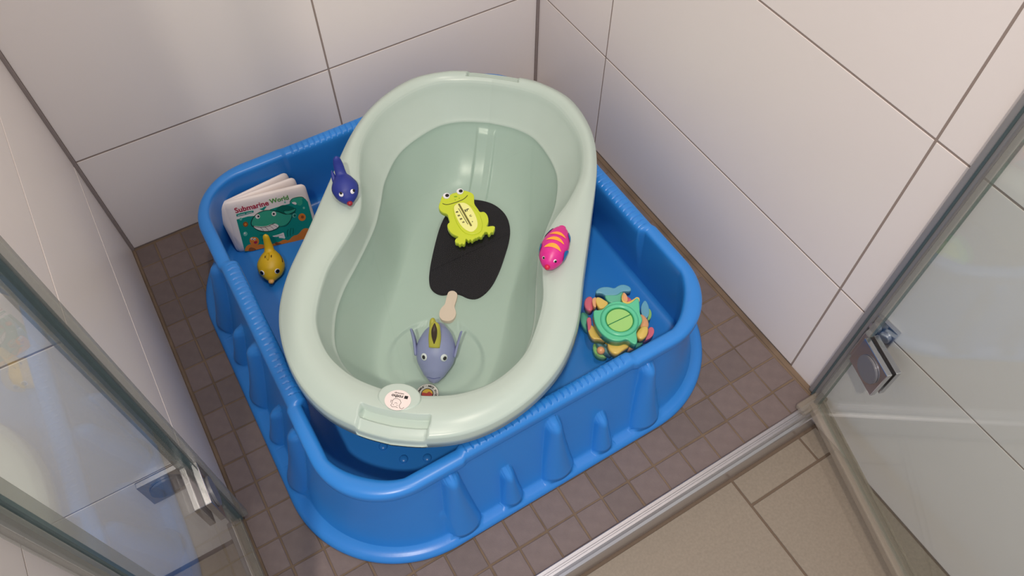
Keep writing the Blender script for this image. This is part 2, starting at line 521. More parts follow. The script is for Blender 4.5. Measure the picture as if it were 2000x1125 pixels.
# ---------------------------------------------------------------- blue paddling tray
CX, CY = 0.4525, -0.4255
NS, NC = 520, 40
def rr_loop(hx, hy, r):
    """(x, y, nx, ny, side coordinate s, on_corner) round a rounded rectangle, counter clockwise from the front"""
    out = []
    sides = [((-1, 0), (0, -1), hx, hy), ((0, 1), (1, 0), hy, hx), ((1, 0), (0, 1), hx, hy), ((0, -1), (-1, 0), hy, hx)]
    corners = [(hx - r, -(hy - r), -PI / 2), (hx - r, hy - r, 0), (-(hx - r), hy - r, PI / 2), (-(hx - r), -(hy - r), PI)]
    spec = [((1, 0), (0, -1), hx, hy), ((0, 1), (1, 0), hy, hx), ((-1, 0), (0, 1), hx, hy), ((0, -1), (-1, 0), hy, hx)]
    for k in range(4):
        d, nrm, a, b = spec[k]
        L = a - r
        for i in range(NS):
            s = -L + 2 * L * i / NS
            out.append((d[0] * s + nrm[0] * b, d[1] * s + nrm[1] * b, nrm[0], nrm[1], s, 0.0))
        cx, cy, a0 = corners[k]
        for i in range(NC):
            t = a0 + PI / 2 * i / NC
            out.append((cx + r * math.cos(t), cy + r * math.sin(t), math.cos(t), math.sin(t), L + r * (PI / 2 * min(i, NC - i) / NC), 1.0 if i < NC / 2 else -1.0))
    return out

def sstep(a, b, x):
    t = min(1, max(0, (x - a) / (b - a))); return t * t * (3 - 2 * t)

def tray():
    rows = []   # (hx, hy, r, z, kind)
    rows += [(.366, .370, .184, 0.0005, ''), (.3735, .3775, .189, 0.001, ''), (.3745, .3785, .190, 0.004, ''), (.3735, .3775, .189, .008, ''),
             (.3705, .3745, .187, .0115, ''), (.366, .370, .184, .0135, ''), (.352, .361, .174, .0155, 'b')]
    nW = 36
    for i in range(nW):
        t = i / (nW - 1)
        e = (1 - t) ** 3 * 0.006
        rows.append((.343 - .030 * t + e, .352 - .023 * t + e, .165 - .051 * t, .0185 + .150 * t, 'b'))
    rows += [(.314, .331, .113, .1695, 'r'), (.3180, .3345, .111, .1700, 'r'), (.3195, .3355, .110, .1740, 'r'), (.3195, .3355, .110, .1790, 'r')]
    nR = 16
    for i in range(nR):
        a = PI * (0.02 + 0.96 * i / (nR - 1))
        cx = math.cos(a)
        rows.append((.3085 + .011 * cx, .3240 + .0115 * cx, (.093 + .017 * cx), .181 + .010 * math.sin(a) ** 0.6, 'n%d' % i))
    for i in range(14):
        t = i / 13
        rows.append((.2975 + .0105 * t, .3125 + .008 * t, .076 - .003 * t, .176 - .126 * t, 'm'))
    rows += [(.308, .3195, .073, .0480, ''), (.305, .3165, .072, .0435, ''), (.299, .3105, .071, .0408, ''), (.289, .3005, .068, .0402, '')]
    for f in (.8, .55, .3, .1):
        rows.append((.289 * f, .3005 * f, .068 * f, .0402, ''))
    verts = []
    n = 4 * (NS + NC)
    for hx, hy, r, z, kd in rows:
        for (x, y, nx, ny, s, cn) in rr_loop(hx, hy, r):
            d = 0.0; dz = 0.0
            if kd and kd[0] in 'nrm':
                mid = 1 - sstep(.137, .146, abs(s)) if cn == 0 else 0.0
                f_ = 0.0 if kd == 'r' else (1.0 if kd == 'm' else int(kd[1:]) / 15)
                side = abs(nx) > .5
                d -= mid * ((.003 + .006 * f_) if side else (.003 + .001 * f_)) * (1 if kd != 'm' else sstep(.06, .16, z))
                if cn != 0 and y < 0:      # the two front corners have a broader rim
                    d -= .011 * (2 * abs(nx * ny)) * (f_ if kd != 'm' else 1.0)
                if kd[0] == 'n':
                    i = int(kd[1:])
                    dz += 0.0022 * mid * math.sin(PI * f_) ** .5
                    if 6 <= i <= 12 and cn == 0 and abs(s) < .134 and (s / 0.0104) % 1.0 < 0.17: dz -= 0.0020
            if kd == 'b':
                for s0, zt, w0, w1, amp in ((0, .158, .012, .029, .019), (.166, .169, .012, .029, .019), (-.166, .169, .012, .029, .019),
                                            (.083, .100, .010, .020, .017), (-.083, .100, .010, .020, .017)):
                    t = (zt - z) / zt
                    if t <= 0: continue
                    w = w0 + (w1 - w0) * min(1, t * 1.15) ** 1.2
                    cap = min(1, math.sqrt(max(0, 1 - max(0, 1 - (zt - z) / 0.016) ** 2)))
                    foot = 1.0 if z > .02 else 0.75
                    q = 1 - ((s - s0) / (w * max(cap, .05))) ** 2
                    if q > 0: d += amp * cap * foot * q ** 0.62
            verts.append((x + nx * d, y + ny * d, z + dz))
    faces = grid_faces(len(rows), n)
    faces.append(tuple(range((len(rows) - 1) * n, len(rows) * n)))
    faces.append(tuple(range(n))[::-1])
    o = mesh('paddling_tray', verts, faces, M['blue'], None, True, (CX, CY, 0))
    o.data.materials[0] = M['blue']
    return o
tr = tray()
tr.rotation_euler = (0, 0, 0)
tag(tr, 'large blue plastic paddling tray with rounded corners standing on the mosaic floor', 'paddling pool')
# little raised bubbles on the tray floor
for (x, y) in ((.253, -.655), (.285, -.672), (.318, -.655), (.235, -.62)):
    bm = bmesh.new(); bmesh.ops.create_uvsphere(bm, u_segments=20, v_segments=10, radius=1)
    bmesh.ops.scale(bm, vec=(.007, .007, .004), verts=bm.verts)
    bmesh.ops.translate(bm, vec=(x - CX, y - CY, .0405), verts=bm.verts)
    from_bm('floor_bubble', bm, M['blue'], tr, True)

# ---------------------------------------------------------------- mint baby bath
UX, UY = Vector((-0.660, -0.751, 0)).normalized(), None
VX = Vector((-UX.y, UX.x, 0))      # = (0.751, -0.660)
BO = Vector((0.470, -0.432, 0.0405))
BROT = math.atan2(UX.y, UX.x)
bath = empty('baby_bath', BO, BROT)
tag(bath, 'pale mint green baby bath filled with water, standing in the blue paddling tray', 'baby bath')
def L2(u, v, z): return (u, v, z - BO.z)           # bath-local (x = u, y = v)
ZW = 0.170
C0 = [(-.357, 0), (-.355, .045), (-.347, .088), (-.315, .145), (-.25, .188), (-.17, .209), (-.05, .2145), (.06, .217), (.14, .2185),
      (.205, .207), (.26, .179), (.305, .140), (.336, .095), (.352, .045), (.357, 0)]
C1 = [(-.329, 0), (-.325, .05), (-.312, .095), (-.28, .135), (-.22, .172), (-.15, .184), (-.09, .174), (-.04, .156), (0, .147),
      (.05, .152), (.11, .162), (.17, .158), (.21, .147), (.25, .118), (.276, .078), (.288, .035), (.290, 0)]
C2 = [(-.299, 0), (-.291, .055), (-.265, .098), (-.20, .140), (-.13, .150), (-.07, .143), (-.02, .139), (.05, .145), (.11, .152),
      (.16, .149), (.21, .132), (.245, .100), (.262, .06), (.268, 0)]
C3 = [(-.192, 0), (-.183, .042), (-.155, .074), (-.11, .089), (-.04, .096), (.04, .095), (.10, .095), (.15, .092), (.19, .083), (.220, .055), (.232, 0)]
NB = 900
def contour(C):
    full = C + [(u, -v) for u, v in C[-2:0:-1]]
    # half by half so that equal indices match between contours
    h = catmull([(C[1][0], -C[1][1])] + C + [(C[-2][0], -C[-2][1])], 2001)
    half = catmull(C, NB // 2 + 1)
    return half + [(u, -v) for u, v in half[-2:0:-1]]
K0, K1, K2, K3 = contour(C0), contour(C1), contour(C2), contour(C3)
def mixc(A, B, t): return [(a[0] * (1 - t) + b[0] * t, a[1] * (1 - t) + b[1] * t) for a, b in zip(A, B)]

def floor_relief(u, v, z):
    dz = 0
    e = math.hypot((u - .150) / .072, v / .080)
    if z < .084: dz -= .005 * (1 - sstep(.90, 1.0, e))
    # rib on the back rest
    k = (1 - sstep(.015, .019, abs(v + .003))) * sstep(-.292, -.284, u) * (1 - sstep(-.190, -.178, u))
    dz += .0045 * k
    return dz

def bath_body():
    rows = []
    rows.append([(u * .97, v * .93, .0410) for u, v in mixc(K3, K2, .35)])
    rows.append([(u * 1.0, v * .98, .0430) for u, v in mixc(K3, K2, .42)])
    rows.append([(u * 1.0, v * 1.0, .055) for u, v in mixc(K3, K2, .50)])
    rows.append([(u, v, .205) for u, v in mixc(K2, K1, 1.25)])
    for f, z in ((.80, .212), (.97, .212), (1.0, .2125), (1.0, .2145)):
        rows.append([(u, v, z) for u, v in mixc(K1, K0, f)])
    # lip and rim top, outer to inner
    nR = 44
    for i in range(nR):
        t = i / (nR - 1)
        zz = .2145 + .0225 * min(1, (t / .10)) ** .5 if t < .10 else .237 + .0065 * math.sin(PI * min(1, (t - .10) / .80))
        if t > .90: zz = .237 - .004 * (t - .90) / .10
        row = []
        for (u, v) in mixc(K0, K1, t - .0 if t > .1 else t * .55):
            z = zz
            if abs(v) < .050 and abs(u) > .28:
                k = 1 - sstep(.0455, .0475, abs(v))
                a, b = ((.085, .50) if u > 0 else (.16, .70))
                if t > a and t < b:
                    z -= k * (.006 + (.0095 if t > a + .18 else 0))
                if t <= a: z -= k * .003
            row.append((u, v, z))
        rows.append(row)
    for i in range(1, 9):
        t = i / 8
        k = t ** 1.3 if t < 1 else 1
        rows.append([(u, v, .233 - (.233 - ZW - .0035) * t) for u, v in mixc(K1, K2, k)])
    rows.append([(u * .995, v * .990, ZW + .0022) for u, v in K2])
    rows.append([(u * .994, v * .989, ZW - .0004) for u, v in K2])
    for i in range(1, 27):
        t = i / 26
        z = ZW - .09 * (1 - (1 - t) ** 1.7)
        rows.append([(u, v, z + floor_relief(u, v, z)) for u, v in mixc(K2, K3, t)])
    cen = [(.02 + (u + .0) * .02, v * .02) for u, v in K3]
    for i in range(1, 25):
        t = i / 24
        rows.append([(u, v, .08 + floor_relief(u, v, .08)) for u, v in mixc(K3, cen, t * .99)])
    vs = [L2(*p) for r in rows for p in r]
    fs = grid_faces(len(rows), NB)
    fs.append(tuple(range((len(rows) - 1) * NB, len(rows) * NB)))
    fs.append(tuple(range(NB))[::-1])
    return mesh('tub_shell', vs, fs, M['mint'], bath, True)
bath_body()
# round pad on the rim that carries the sticker
SM = Matrix.Translation((.303, -.001, .2424 - BO.z)) @ Matrix.Rotation(-.115, 4, 'Y')
pad = pillow('sticker_pad', ellipse(-.0035, 0, .0215, .029, 40), -.008, .0, .003, .0004, M['mint'], bath, 0, 72, SM)
st = prism('round_sticker', ellipse(.003, 0, .0155, .0175, 40), .0004, .0011, M['sticker'], bath, 0, 0, 2, SM)
tag(st, 'small round white sticker with line drawing')
# sticker print reads from the head end: its up is -u... letters run along -v seen from the foot end
FR = SM @ frame((.004, 0, .0013), (0, -1, 0), (1, 0, 0))
text_mesh('lettering', 'rotho', .0068, M['ink'], st, FR @ Matrix.Translation((.0022, -.0066, 0)), .0002)
text_mesh('lettering', 'babydesign', .0030, M['ink'], st, FR @ Matrix.Translation((.001, -.0112, 0)), .00003)
prism('logo_square', [(-.0122, -.0090), (-.0075, -.0090), (-.0075, -.0045), (-.0122, -.0045)], 0, .0002, M['ink'], st, 0, 0, 2, FR)
for pts in ([(-.006, .003), (-.004, -.001), (-.0055, -.005), (-.003, -.009), (.001, -.0105), (.005, -.0095), (.0065, -.006), (.006, -.002), (.007, .001), (.004, .003), (0, .002), (-.003, .003)],
            [(-.006, .003), (-.009, .0035), (-.011, .001)], [(-.001, -.003), (.001, -.004), (.003, -.003)], [(.003, .0), (.0045, -.001)], [(-.002, .0), (-.0005, -.001)],
            [(.0065, -.006), (.0085, -.007), (.008, -.003)]):
    ribbon('baby_drawing', [(a_, b_ + .0075) for a_, b_ in pts], .0005, 0, M['ink'], st, FR)

# black non-slip pad and beige sticker on the bath floor
MAT = [(-.183, -.018), (-.164, -.042), (-.124, -.055), (-.065, -.054), (-.01, -.05), (.016, -.044), (.028, -.034), (.033, -.018), (.026, -.004),
       (.024, .011), (.031, .028), (.028, .045), (.004, .061), (-.032, .069), (-.066, .072), (-.101, .074), (-.13, .071), (-.158, .059), (-.178, .036), (-.185, .011)]
mt = prism('non_slip_pad', MAT, .0795 - BO.z, .0850 - BO.z, M['black_mat'], bath, .001, 2)
tag(mt, 'black rubber non-slip pad on the bath floor')
KEY = [(.024 + .0095 - .0095 * math.cos(a), .0035 + .0088 * math.sin(a)) for a in [(-100 + 20 * i) * PI / 180 for i in range(11)]]
key = [(.0215, .0005), (.024, -.0065), (.030, -.0085), (.048, -.0075), (.053, -.0085), (.058, -.0118), (.067, -.0135), (.077, -.0115), (.0825, -.005), (.0835, .004),
       (.080, .011), (.072, .0150), (.062, .0140), (.055, .0095), (.050, .0085), (.033, .0095), (.026, .008)]
kt = prism('keyhole_sticker', key, .0790 - BO.z, .0864 - BO.z, M['beige'], bath, .0004, 2)
tag(kt, 'beige keyhole-shaped sticker')

# round badge on the bath floor at the foot end
badge = prism('round_badge', ellipse(0, 0, .0175, .0175, 48), 0, .0006, M['sticker'], bath, 0, 0)
badge.location = (.216, .002, .0815 - BO.z)
tag(badge, 'round badge with black, red and gold centre')
prism('badge_ring', ellipse(0, 0, .0178, .0178, 48), -.0003, .0003, M['ink'], badge, 0, 0)
ring_in = prism('badge_centre', ellipse(0, 0, .0098, .0098, 40), .0006, .0009, M['ink'], badge, 0, 0)
M['gold'] = plain('gold_print', (240, 186, 40), rough=.5)
M['redp'] = plain('red_print', (196, 44, 34), rough=.5)
prism('gold_segment', [(.0085 * math.cos(a), .0085 * math.sin(a)) for a in [(95 + 170 * i / 16) * PI / 180 for i in range(17)]], .0009, .0011, M['gold'], badge, 0, 0)
prism('red_segment', [(-.0012, -.0084), (.004, -.0080), (.004, .0080), (-.0012, .0084), (-.0045, .002), (-.0012, -.001)], .0009, .0012, M['redp'], badge, 0, 0)
word = 'MADE IN GERMANY \u00b7 MADE IN GERMANY \u00b7 '
for i, ch in enumerate(word):
    if ch == ' ': continue
    a = PI + 2 * PI * i / len(word)
    # letters stand on the circle, tops outwards, read clockwise
    p = Vector((.0135 * math.cos(-a), .0135 * math.sin(-a), .0009))
    rad = Vector((p.x, p.y, 0)).normalized()
    text_mesh('badge_letter', ch, .0050, M['ink'], badge, frame(p, (rad.y, -rad.x, 0), rad), .0001)

# bath water
wv = [(0, 0, 0)] + [(u * 1.002, v * 1.004, 0) for u, v in K2]
wf = [(0, i + 1, (i + 1) % NB + 1) for i in range(NB)]
water = mesh('bath_water', wv, wf, M['water'], None, True, (BO.x, BO.y, ZW))
water.rotation_euler = (0, 0, BROT)
tag(water, 'clear bath water in the mint green baby bath', 'water', None, 'thing')

# ---------------------------------------------------------------- squirting fish toys
def body_fn(length, prof, zc):
    """prof: (t, half width, half height, centre z) from tail t = 0 to nose t = 1"""
    def f(t, phi, off=0.0):
        for i in range(len(prof) - 1):
            if t <= prof[i + 1][0] or i == len(prof) - 2:
                a, b = prof[i], prof[i + 1]; break
        k = min(1, max(0, (t - a[0]) / (b[0] - a[0]))); 
        p0 = prof[max(i - 1, 0)]; p3 = prof[min(i + 2, len(prof) - 1)]
        def cr(j):
            return 0.5 * (2 * a[j] + (b[j] - p0[j]) * k + (2 * p0[j] - 5 * a[j] + 4 * b[j] - p3[j]) * k * k + (3 * a[j] - p0[j] - 3 * b[j] + p3[j]) * k ** 3)
        w, h, z = max(cr(1), 0) + off, max(cr(2), 0) + off, cr(3)
        return Vector(((t - .5) * length, w * math.cos(phi), z + h * math.sin(phi)))
    return f

def skin(name, f, mat, parent, nt=44, nphi=40):
    vs = []
    for i in range(nt + 1):
        t = 0.5 - 0.5 * math.cos(PI * i / nt)
        for j in range(nphi):
            vs.append(f(t, 2 * PI * j / nphi))
    fs = grid_faces(nt + 1, nphi)
    fs += [tuple(range(nphi))[::-1], tuple(range(nt * nphi, (nt + 1) * nphi))]
    return mesh(name, vs, fs, mat, parent, True)

def patch(name, f, mat, parent, fn, n=(24, 10), off=.0006):
    """painted area: fn(a, b) -> (t, phi), a and b from 0 to 1"""
    vs = [f(*fn(i / n[0], j / n[1]), off) for i in range(n[0] + 1) for j in range(n[1] + 1)]
    return mesh(name, vs, grid_faces(n[0] + 1, n[1] + 1, False), mat, parent, True)

def ball(name, c, r, mat, parent, seg=20):
    bm = bmesh.new(); bmesh.ops.create_uvsphere(bm, u_segments=seg, v_segments=seg // 2, radius=1)
    bmesh.ops.scale(bm, vec=r, verts=bm.verts); bmesh.ops.translate(bm, vec=c, verts=bm.verts)
    return from_bm(name, bm, mat, parent, True)

def eye(f, t, phi, r, parent, white=True, look=(0, 0), pr=.6):
    c = f(t, phi, 0); e = .004
    n = (f(t, phi, .002) - f(t, phi, 0)).normalized()
    tt = (f(t + e, phi) - f(t - e, phi)).normalized()
    n = (n - tt * n.dot(tt)).normalized(); b = n.cross(tt)
    def disc(name, cc, rad, mat, h):
        q = frame(cc, tt, b)
        bm = bmesh.new(); bmesh.ops.create_uvsphere(bm, u_segments=18, v_segments=9, radius=1)
        bmesh.ops.scale(bm, vec=(rad, rad, h), verts=bm.verts)
        bmesh.ops.transform(bm, matrix=q, verts=bm.verts)
        return from_bm(name, bm, mat, parent, True)
    if white: disc('eye', c, r, M['eye_white'], r * .35)
    p = c + tt * look[0] * r + b * look[1] * r + n * (r * .25 if white else 0)
    disc('pupil', p, r * pr if white else r * .7, M['black'], r * .25)

def tail(name, mat, parent, pts, nphi=20):
    """pts: (x, z, half width y, half depth)"""
    P = catmull(pts, 18)
    vs = []
    for i, (x, z, w, d) in enumerate(P):
        a = P[max(i - 1, 0)]; b = P[min(i + 1, len(P) - 1)]
        dx, dz = b[0] - a[0], b[1] - a[1]; L = math.hypot(dx, dz) or 1
        nx, nz = -dz / L, dx / L
        for j in range(nphi):
            ph = 2 * PI * j / nphi
            vs.append((x + nx * d * math.sin(ph), w * math.cos(ph), z + nz * d * math.sin(ph)))
    return mesh(name, vs, grid_faces(18, nphi) + [tuple(range(nphi))[::-1], tuple(range(17 * nphi, 18 * nphi))], mat, parent, True)

M['fish_blue'] = plain('dark_blue_rubber', (34, 50, 138), rough=.5)
M['fish_yellow'] = plain('yellow_rubber', (228, 186, 28), rough=.42)
M['fish_pink'] = plain('magenta_rubber', (216, 40, 142), rough=.35)
M['fish_fin'] = plain('blue_fin_paint', (20, 112, 178), rough=.35)
M['stripe'] = plain('orange_stripe_paint', (255, 168, 52), rough=.35)
M['lips'] = plain('dark_red_paint', (150, 28, 48), rough=.35)
M['lips_red'] = plain('red_paint', (210, 24, 70), rough=.35)
M['lips_cream'] = plain('cream_orange_paint', (232, 176, 96), rough=.4)
M['belly'] = plain('pale_belly_paint', (206, 214, 214), rough=.4)
M['lav'] = plain('lavender_rubber', (148, 152, 196), rough=.42)
M['fin_olive'] = plain('olive_yellow_rubber', (196, 186, 66), rough=.4)
M['brown'] = plain('dark_brown_paint', (60, 36, 14), rough=.5)

# dark blue fish on the left rim
ZR = .2415
t = empty('fish_toy', (.3560, -.3010, ZR), math.radians(-101))
tag(t, 'dark blue squirting fish toy with raised tail on the left rim of the baby bath', 'bath toy', 'squirting fish toys')
f = body_fn(.054, [(0, .0, .0, .024), (.06, .008, .009, .023), (.25, .0165, .0165, .019), (.5, .0205, .018, .0180), (.75, .0165, .0145, .0160), (.92, .0085, .0075, .0135), (1, .0, .0, .0125)], 0)
skin('body', f, M['fish_blue'], t)
tail('tail_fin', M['fish_blue'], t, [(-.012, .026, .011, .009), (-.021, .033, .0085, .0060), (-.027, .045, .0075, .0042), (-.030, .056, .0050, .0030), (-.031, .060, .0004, .0004)])
tail('side_fin', M['fish_blue'], t, [(-.016, .022, .004, .003), (-.024, .030, .003, .002), (-.028, .036, .0005, .0005)]).location = (0, -.012, 0)
for sg in (0, PI):
    patch('side_stripe', f, M['belly'], t, lambda a, b: (.10 + .62 * a, sg + (1 if sg == 0 else -1) * (-.02 + (.22 * math.sin(PI * a)) * (b - .1))), off=.0005)
    patch('stripe_outline', f, M['black'], t, lambda a, b: (.08 + .66 * a, sg + (1 if sg == 0 else -1) * (-.05 - .12 * b)), off=.0005)
eye(f, .80, PI * .29, .0038, t, True, (-.45, .45), .62); eye(f, .80, PI * .71, .0038, t, True, (-.45, .45), .62)
ball('mouth', (.0262, 0, .0120), (.0045, .0045, .0040), M['lips'], t)

# yellow fish on the tray floor
t = empty('fish_toy', (.2110, -.2200, .0405), math.radians(-113))
tag(t, 'yellow squirting fish toy with raised tail in front of the bath book', 'bath toy', 'squirting fish toys')
f = body_fn(.062, [(0, .0, .0, .026), (.06, .009, .010, .025), (.25, .019, .019, .021), (.5, .0240, .0205, .0205), (.75, .0195, .0165, .0185), (.92, .0085, .0080, .016), (1, .0, .0, .0145)], 0)
skin('body', f, M['fish_yellow'], t)
tail('tail_fin', M['fish_yellow'], t, [(-.014, .030, .011, .010), (-.024, .037, .0085, .007), (-.030, .050, .0065, .0045), (-.034, .062, .0050, .0032), (-.035, .066, .0004, .0004)])
ball('back_fin', (-.005, 0, .0405), (.0085, .0026, .0042), M['fish_yellow'], t)
for sy in (.0052, -.0052):
    ball('fin_slot', (-.005, sy, .0405), (.0032, .0010, .0012), M['brown'], t)
patch('side_line', f, M['brown'], t, lambda a, b: (.18 + .35 * a, .45 + .09 * (b - .5)), off=.0005)
eye(f, .80, PI * .22, .0048, t, True, (-.05, .0), .78); eye(f, .80, PI * .78, .0048, t, True, (-.05, .0), .78)
ball('mouth', (.0300, 0, .0145), (.0050, .0052, .0038), M['lips_cream'], t)
ball('spout', (.0335, 0, .0130), (.0020, .0022, .0018), M['brown'], t)

# magenta fish on the right rim
t = empty('fish_toy', (.5745, -.5655, ZR), math.radians(-140))
tag(t, 'magenta squirting fish toy with orange stripes on the right rim of the baby bath', 'bath toy', 'squirting fish toys')
f = body_fn(.078, [(0, .0, .0, .018), (.05, .009, .008, .018), (.2, .0165, .014, .0175), (.5, .0205, .0185, .0185), (.78, .0175, .0160, .0165), (.93, .0095, .0095, .0145), (1, .0, .0, .0135)], 0)
skin('body', f, M['fish_pink'], t)
for k, (tc, wd) in enumerate(((.66, 1.0), (.50, 1.0), (.34, 1.0))):
    patch('stripe', f, M['stripe'], t, lambda a, b: (tc - .05 * math.sin(PI * a) ** 1.0 + .02 + (b - .5) * .085 * math.sin(PI * a) ** .8, PI * (.27 + .46 * a)), off=.0006)
for sg in (0, 1):
    ph = (lambda x: x) if sg == 0 else (lambda x: PI - x)
    patch('side_fin', f, M['fish_fin'], t, lambda a, b: (.50 + .27 * a, ph(-.15 + .70 * b * math.sin(PI * a) ** .7)), off=.0011)
    patch('rear_fin', f, M['fish_fin'], t, lambda a, b: (.07 + .28 * a, ph(-.15 + .85 * b * math.sin(PI * a) ** .6)), off=.0011)
ball('tail_fin', (-.037, 0, .0195), (.0050, .0060, .0035), M['fish_pink'], t)
eye(f, .865, PI * .27, .0025, t, True, (.1, .35), .78); eye(f, .865, PI * .73, .0025, t, True, (.1, .35), .78)
ball('mouth', (.0367, 0, .0165), (.0045, .0042, .0045), M['lips_red'], t)

# lavender fish in the water
t = empty('fish_toy', (.3725, -.5465, .0775), math.radians(-124))
tag(t, 'lavender squirting fish toy with olive yellow top fin under the water at the foot end', 'bath toy', 'squirting fish toys')
f = body_fn(.098, [(0, .0, .0, .030), (.05, .010, .012, .030), (.22, .023, .026, .029), (.45, .0310, .0285, .0285), (.68, .0285, .0230, .0235), (.88, .0165, .0130, .0160), (.97, .0070, .0065, .0115), (1, .0, .0, .010)], 0)
skin('body', f, M['lav'], t)
tail('top_fin', M['fin_olive'], t, [(.008, .051, .0085, .004), (-.004, .060, .0098, .0065), (-.013, .070, .0088, .0075), (-.020, .075, .0065, .0055), (-.024, .077, .0005, .0005)])
tail('top_fin_mark', M['brown'], t, [(.004, .058, .0010, .0030), (-.003, .0665, .0042, .0045), (-.011, .0745, .0046, .0055), (-.018, .081, .0008, .001)])
tail('tail_fin', M['fin_olive'], t, [(-.034, .040, .006, .006), (-.041, .056, .0060, .008), (-.046, .070, .0045, .007), (-.048, .075, .0005, .0005)]).location = (.010, -.007, -.012)
for sy in (1, -1):
    P = [(.020, .0), (.0, .006), (-.014, .017), (-.020, .026), (-.021, .015), (-.014, .0), (.004, -.010)]
    o = prism('side_fin', P, -.0016, .0016, M['lav'], t, .0012, 2, 2, frame((-.002, sy * .0325, .034), (1, sy * -.10, 0), (0, sy * .25, 1)), True)
eye(f, .70, PI * .31, .0060, t, True, (.05, .1), .55); eye(f, .70, PI * .69, .0060, t, True, (.05, .1), .55)
patch('mouth_line', f, M['fish_blue'], t, lambda a, b: (.925 + .034 * math.sin(PI * a) + .006 * b, PI * (.15 + .70 * a)), off=.0003)

# ---------------------------------------------------------------- frog bath thermometer
M['frog'] = plain('lime_yellow_plastic', (196, 212, 50), rough=.45)
M['dial'] = plain('pale_yellow_dial', (236, 238, 150), rough=.4)
M['frog_green'] = plain('green_print', (120, 170, 30), rough=.5)
M['tube'] = plain('grey_thermometer_tube', (150, 146, 70), rough=.2)
FROG=[(-0.0014,0.0577),(-0.0069,0.0548),(-0.0107,0.0501),(-0.0203,0.0401),(-0.0225,0.0328),(-0.0209,0.025),(-0.0154,0.0183),(-0.0177,0.0095),(-0.02,0.0004),(-0.0253,-0.0011),(-0.0288,-0.0065),(-0.0297,-0.0176),(-0.0269,-0.0263),(-0.0221,-0.0341),(-0.029,-0.0352),(-0.0325,-0.0388),(-0.0318,-0.0433),(-0.0293,-0.0434),(-0.0294,-0.0482),(-0.0274,-0.0491),(-0.0247,-0.0475),(-0.023,-0.0514),(-0.0203,-0.051),(-0.0172,-0.0472),(-0.0141,-0.0425),(-0.0132,-0.045),(-0.0134,-0.0478),(-0.0117,-0.0491),(-0.0085,-0.0471),(-0.0086,-0.0515),(-0.0065,-0.0524),(-0.0039,-0.0499),(-0.0026,-0.051),(0.0003,-0.0492),(0.0011,-0.0513),(0.0044,-0.05),(0.0068,-0.0501),(0.0074,-0.0524),(0.0105,-0.0531),(0.0133,-0.0499),(0.0159,-0.0498),(0.0188,-0.0466),(0.0226,-0.0484),(0.0212,-0.053),(0.0227,-0.0555),(0.0261,-0.0534),(0.0288,-0.0521),(0.0305,-0.0547),(0.0344,-0.051),(0.0378,-0.0481),(0.0386,-0.0452),(0.0358,-0.0423),(0.0267,-0.0389),(0.0315,-0.0351),(0.0363,-0.0296),(0.0405,-0.0185),(0.0394,-0.009),(0.0326,-0.0067),(0.0334,0.0011),(0.0333,0.0124),(0.0373,0.0214),(0.042,0.0291),(0.0425,0.0359),(0.0378,0.044),(0.0322,0.0495),(0.0303,0.052),(0.027,0.0544),(0.0224,0.0532),(0.0193,0.0512),(0.0138,0.0531),(0.0078,0.0517),(0.0055,0.0548),(0.0023,0.0573)]
DIAL=[(0.0134,0.0261),(0.0074,0.027),(0.0004,0.0243),(-0.0038,0.0148),(-0.0074,-0.0),(-0.0093,-0.0174),(-0.0065,-0.0307),(-0.0009,-0.0389),(0.0076,-0.0374),(0.0147,-0.0317),(0.0201,-0.0199),(0.0232,-0.0031),(0.0238,0.012),(0.0202,0.0219)]
BELLY=[(0.0112,0.0291),(-0.0001,0.0263),(-0.0067,0.0131),(-0.0108,-0.0014),(-0.0129,-0.0169),(-0.0114,-0.0327),(-0.003,-0.0426),(0.008,-0.0459),(0.0174,-0.0417),(0.025,-0.0295),(0.0298,-0.0121),(0.0292,0.0053),(0.0245,0.0203)]
FEYES=[(0.0012,0.0517),(0.0256,0.0486),(-0.0121,0.0413),(-0.0063,0.0352),(0.0076,0.0321),(0.023,0.0316),(0.033,0.0354),(0.0064,0.0407),(0.0142,0.0395)]
TUBE=[(0.01,0.0246),(0.0049,-0.0275),(0.005,0.0163),(0.0018,-0.0215),(0.0149,0.0053),(0.0145,-0.0081),(0.0109,-0.0203),(-0.001,0.0105),(-0.0021,0.0022),(-0.0025,-0.0058),(-0.0027,-0.0138)]
